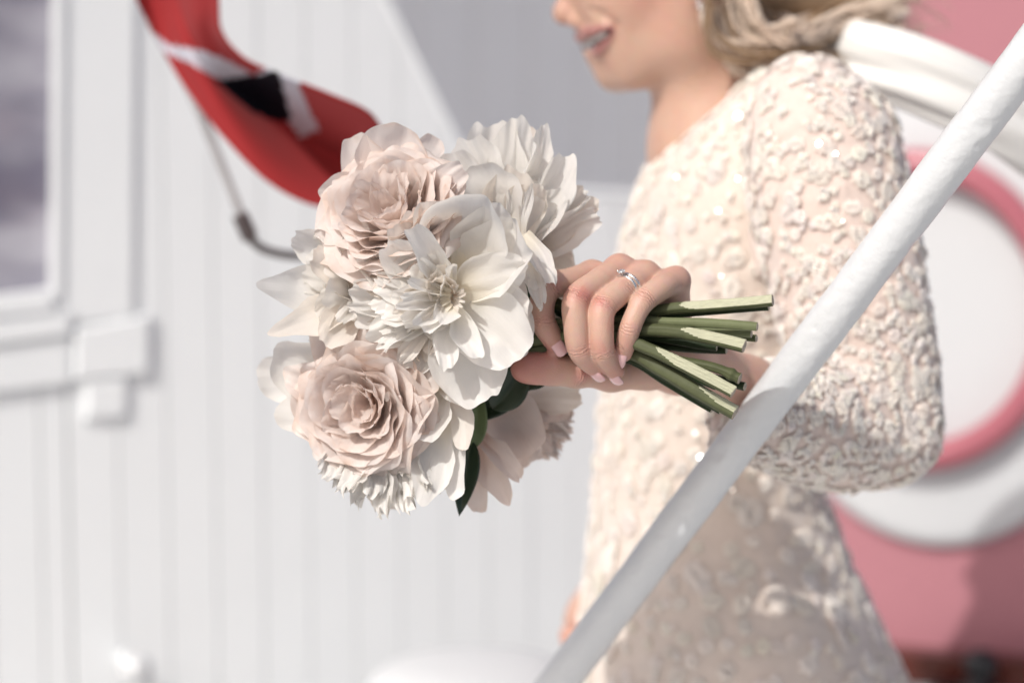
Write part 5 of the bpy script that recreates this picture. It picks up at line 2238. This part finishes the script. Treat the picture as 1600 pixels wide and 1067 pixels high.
# --- leaves and green hearts
def leaf(b, t, hw, seed, m, roll=0.0, name='leaf', **kw):
    B_ = Q(*b)
    T_ = Q(*t)
    y = nrm(T_ - B_)
    L = np.linalg.norm(T_ - B_)
    z = C0 - (B_ + T_) / 2
    z = nrm(z - y * np.dot(z, y))
    z = rot_about(z, y, R(roll))
    x = np.cross(y, z)
    Wd = hw * K * b[2]
    nu, nv_ = 11, 22
    V = []
    ph = seed * 1.7
    for j in range(nv_):
        t_ = j / (nv_ - 1)
        w = Wd * (math.sin(math.pi * t_ ** 0.75) ** 0.9 if 0 < t_ < 1 else 0.0) + 0.0004 * (1 - t_)
        for i in range(nu):
            s = -1 + 2 * i / (nu - 1)
            V.append(B_ + y * (t_ * L) + x * (s * w) + z * (abs(s) * w * 0.35 - 0.02 * L * t_ * t_ + 0.012 * L * math.sin(6 * t_ + 2 * s + ph)))
    F = [(j * nu + i, j * nu + i + 1, (j + 1) * nu + i + 1, (j + 1) * nu + i) for j in range(nv_ - 1) for i in range(nu - 1)]
    o = wpart(name, mesh_from(name, V, F, mats=[m]), bq)
    md = o.modifiers.new('t', 'SOLIDIFY')
    md.thickness = 0.0004


for b, t, hw, sd_, m_, rl in [
    ((738, 690, 1.60), (717, 806, 1.585), 20, 1, M_LEAF, 10),
    ((650, 575, 1.585), (760, 620, 1.58), 22, 2, M_LEAF, 0),
    ((700, 590, 1.59), (680, 640, 1.58), 20, 3, M_LEAF, 20),
    ((770, 640, 1.60), (830, 560, 1.60), 30, 4, M_LEAF, 0),
    ((740, 700, 1.60), (748, 600, 1.60), 18, 5, M_SEPAL, 0),
    ((830, 480, 1.60), (780, 425, 1.59), 26, 6, M_LEAF, 0),
    ((850, 530, 1.615), (790, 470, 1.605), 34, 7, M_LEAF, 0),
    ((860, 560, 1.62), (780, 600, 1.61), 34, 8, M_LEAF, 0),
    ((640, 560, 1.57), (672, 600, 1.565), 14, 9, M_SEPAL, 0),
    ((800, 590, 1.62), (740, 660, 1.61), 30, 10, M_LEAF, 0),
    ((840, 520, 1.61), (820, 440, 1.60), 22, 11, M_LEAF, -30),
    ((760, 590, 1.60), (845, 600, 1.61), 24, 12, M_LEAF, 10),
]:
    leaf(b, t, hw, sd_, m_, rl)


# --- stems
def stem(pts, r0, r1, m, peel=None, peel_from=0.0, flat_dir=(0, -0.75, 0.66), depth=0.45, sides=36, n=150, knot=None, cut=(0, 0, 0)):
    """pts pixel/depth points; r in px; peel: fraction from which the upper side is scraped flat"""
    pts = [(a_, b_, c_ - 0.030 * max(0.0, (a_ - 1000) / 200.0)) for a_, b_, c_ in pts]
    P = catmull([Q(*p) for p in pts], n)
    rad = np.linspace(r0, r1, n) * K * 1.59
    if knot:
        for (kt, ka) in knot:
            rad = rad * (1 + ka * np.exp(-((np.linspace(0, 1, n) - kt) / 0.03) ** 2))
    fd = nrm(flat_dir)
    tq = np.linspace(0, 1, n)
    sw = float(pts[-1][1])
    P = P + np.stack([0 * tq, 0.0004 * np.sin(9 * tq + sw), 0.0004 * np.sin(11 * tq + 2 * sw)], 1)
    rad = rad * (1 + 0.02 * np.sin(14 * tq + sw) + 0.01 * np.sin(37 * tq + 3 * sw))
    V = []
    peeled = []
    r_ = np.random.default_rng(int(pts[0][0] * 7 + pts[-1][1]))
    ph = r_.uniform(0, 6.28, 6)
    for i in range(n):
        a = nrm(P[min(i + 1, n - 1)] - P[max(i - 1, 0)])
        x = nrm(fd - a * np.dot(fd, a))
        y = np.cross(a, x)
        t = i / (n - 1)
        for k in range(sides):
            th = 2 * math.pi * k / sides
            rr = rad[i] * (1 + 0.04 * math.sin(5 * th + ph[0]) + 0.025 * math.sin(9 * th + ph[1] + 3 * t))
            cx, cy = rr * math.cos(th), rr * math.sin(th)
            pe = False
            if peel:
                ramp = np.clip((t - peel_from) / 0.10, 0, 1)
                lim = rad[i] * (1.05 - depth * ramp)
                if ramp > 0 and cx > lim:
                    cx = lim + 0.00015 * math.sin(60 * t + 7 * th + ph[2]) + 0.0002 * math.sin(9 * th)
                    pe = True
            peeled.append(pe)
            V.append(P[i] + x * cx + y * cy)
    V = np.array(V)
    peeled = np.array(peeled)
    F, M_ = [], []
    for i in range(n - 1):
        for k in range(sides):
            k2 = (k + 1) % sides
            q = (i * sides + k, i * sides + k2, (i + 1) * sides + k2, (i + 1) * sides + k)
            F.append(q)
            M_.append(1 if peeled[list(q)].sum() >= 2 else 0)
    # slightly ragged cut end, dished
    a = nrm(P[-1] - P[-2])
    base = len(V)
    end = V[(n - 1) * sides:n * sides]
    inner = P[-1] + (end - P[-1]) * 0.80 + a * 0.0003
    c_ = P[-1] - a * 0.0002
    V = np.vstack([V, inner, c_[None]])
    for k in range(sides):
        k2 = (k + 1) % sides
        F.append(((n - 1) * sides + k, (n - 1) * sides + k2, base + k2, base + k))
        M_.append(2)
        F.append((base + k, base + k2, base + sides))
        M_.append(2)
    F.append(tuple(range(sides))[::-1])
    M_.append(0)
    wpart('stem', mesh_from('stem', V, F, mats=[m, M_PEEL, M_CUT], mat_idx=M_), bq)


HB = (930, 512, 1.590)
stem([(800, 420, 1.61), (880, 478, 1.60), (985, 489, 1.592), (1060, 482, 1.590), (1130, 475, 1.590), (1207, 469, 1.590)], 9, 9.5, M_STEMG, True, 0.60, (0, -0.8, 0.62), 0.5)
stem([(800, 470, 1.62), (880, 492, 1.610), (985, 496, 1.604), (1060, 492, 1.602), (1201, 480, 1.600)], 7, 5, M_STEMD)
stem([(780, 500, 1.60), (880, 505, 1.592), (985, 500, 1.585), (1030, 502, 1.583), (1100, 505, 1.583), (1183, 511, 1.585)], 8, 7, M_STEML, knot=[(0.78, 0.05)])
stem([(780, 500, 1.62), (900, 508, 1.602), (1040, 512, 1.596), (1174, 523, 1.594)], 7, 5.5, M_STEML)
stem([(780, 500, 1.63), (900, 508, 1.608), (1040, 516, 1.603), (1182, 528, 1.600)], 7, 5.5, M_STEMG)
stem([(700, 480, 1.60), (860, 515, 1.590), (970, 514, 1.580), (1040, 516, 1.577), (1100, 527, 1.576), (1163, 540, 1.576)], 10, 10.5, M_STEMG, True, 0.68, (0, -0.72, 0.70), 0.45)
stem([(740, 520, 1.62), (900, 522, 1.61), (1000, 536, 1.606), (1070, 543, 1.604), (1135, 548, 1.604)], 9, 6, M_STEMD)
stem([(740, 520, 1.61), (900, 522, 1.60), (1000, 524, 1.596), (1070, 534, 1.594), (1120, 541, 1.598)], 9, 7, M_STEMD)
stem([(640, 560, 1.59), (850, 530, 1.585), (960, 528, 1.574), (1015, 545, 1.567), (1080, 578, 1.562), (1146, 612, 1.560)], 10, 9.5, M_STEMG, True, 0.63, (0.15, -0.75, 0.65), 0.55)
stem([(740, 560, 1.62), (900, 540, 1.60), (1010, 556, 1.590), (1080, 568, 1.586), (1124, 577, 1.584), (1156, 591, 1.584)], 8, 7.5, M_STEMG, knot=[(0.90, 0.35), (0.99, 0.12)])
stem([(740, 560, 1.63), (900, 545, 1.61), (1010, 566, 1.598), (1100, 586, 1.592), (1164, 604, 1.590)], 8, 6.5, M_STEMD)
stem([(600, 600, 1.59), (850, 545, 1.590), (970, 548, 1.582), (1030, 576, 1.574), (1090, 610, 1.570), (1149, 645, 1.568)], 10, 12, M_STEMG, True, 0.80, (0.25, -0.6, 0.75), 0.35)
stem([(700, 600, 1.60), (880, 548, 1.598), (975, 556, 1.590), (1040, 590, 1.583), (1127, 641, 1.578)], 9, 6, M_STEMD)
stem([(700, 600, 1.61), (880, 552, 1.602), (975, 562, 1.594), (1040, 598, 1.588), (1112, 642, 1.584)], 6, 4, M_STEMD)
stem([(760, 620, 1.62), (880, 545, 1.605), (990, 560, 1.598), (1060, 580, 1.594), (1120, 604, 1.592)], 8, 6, M_STEMD)
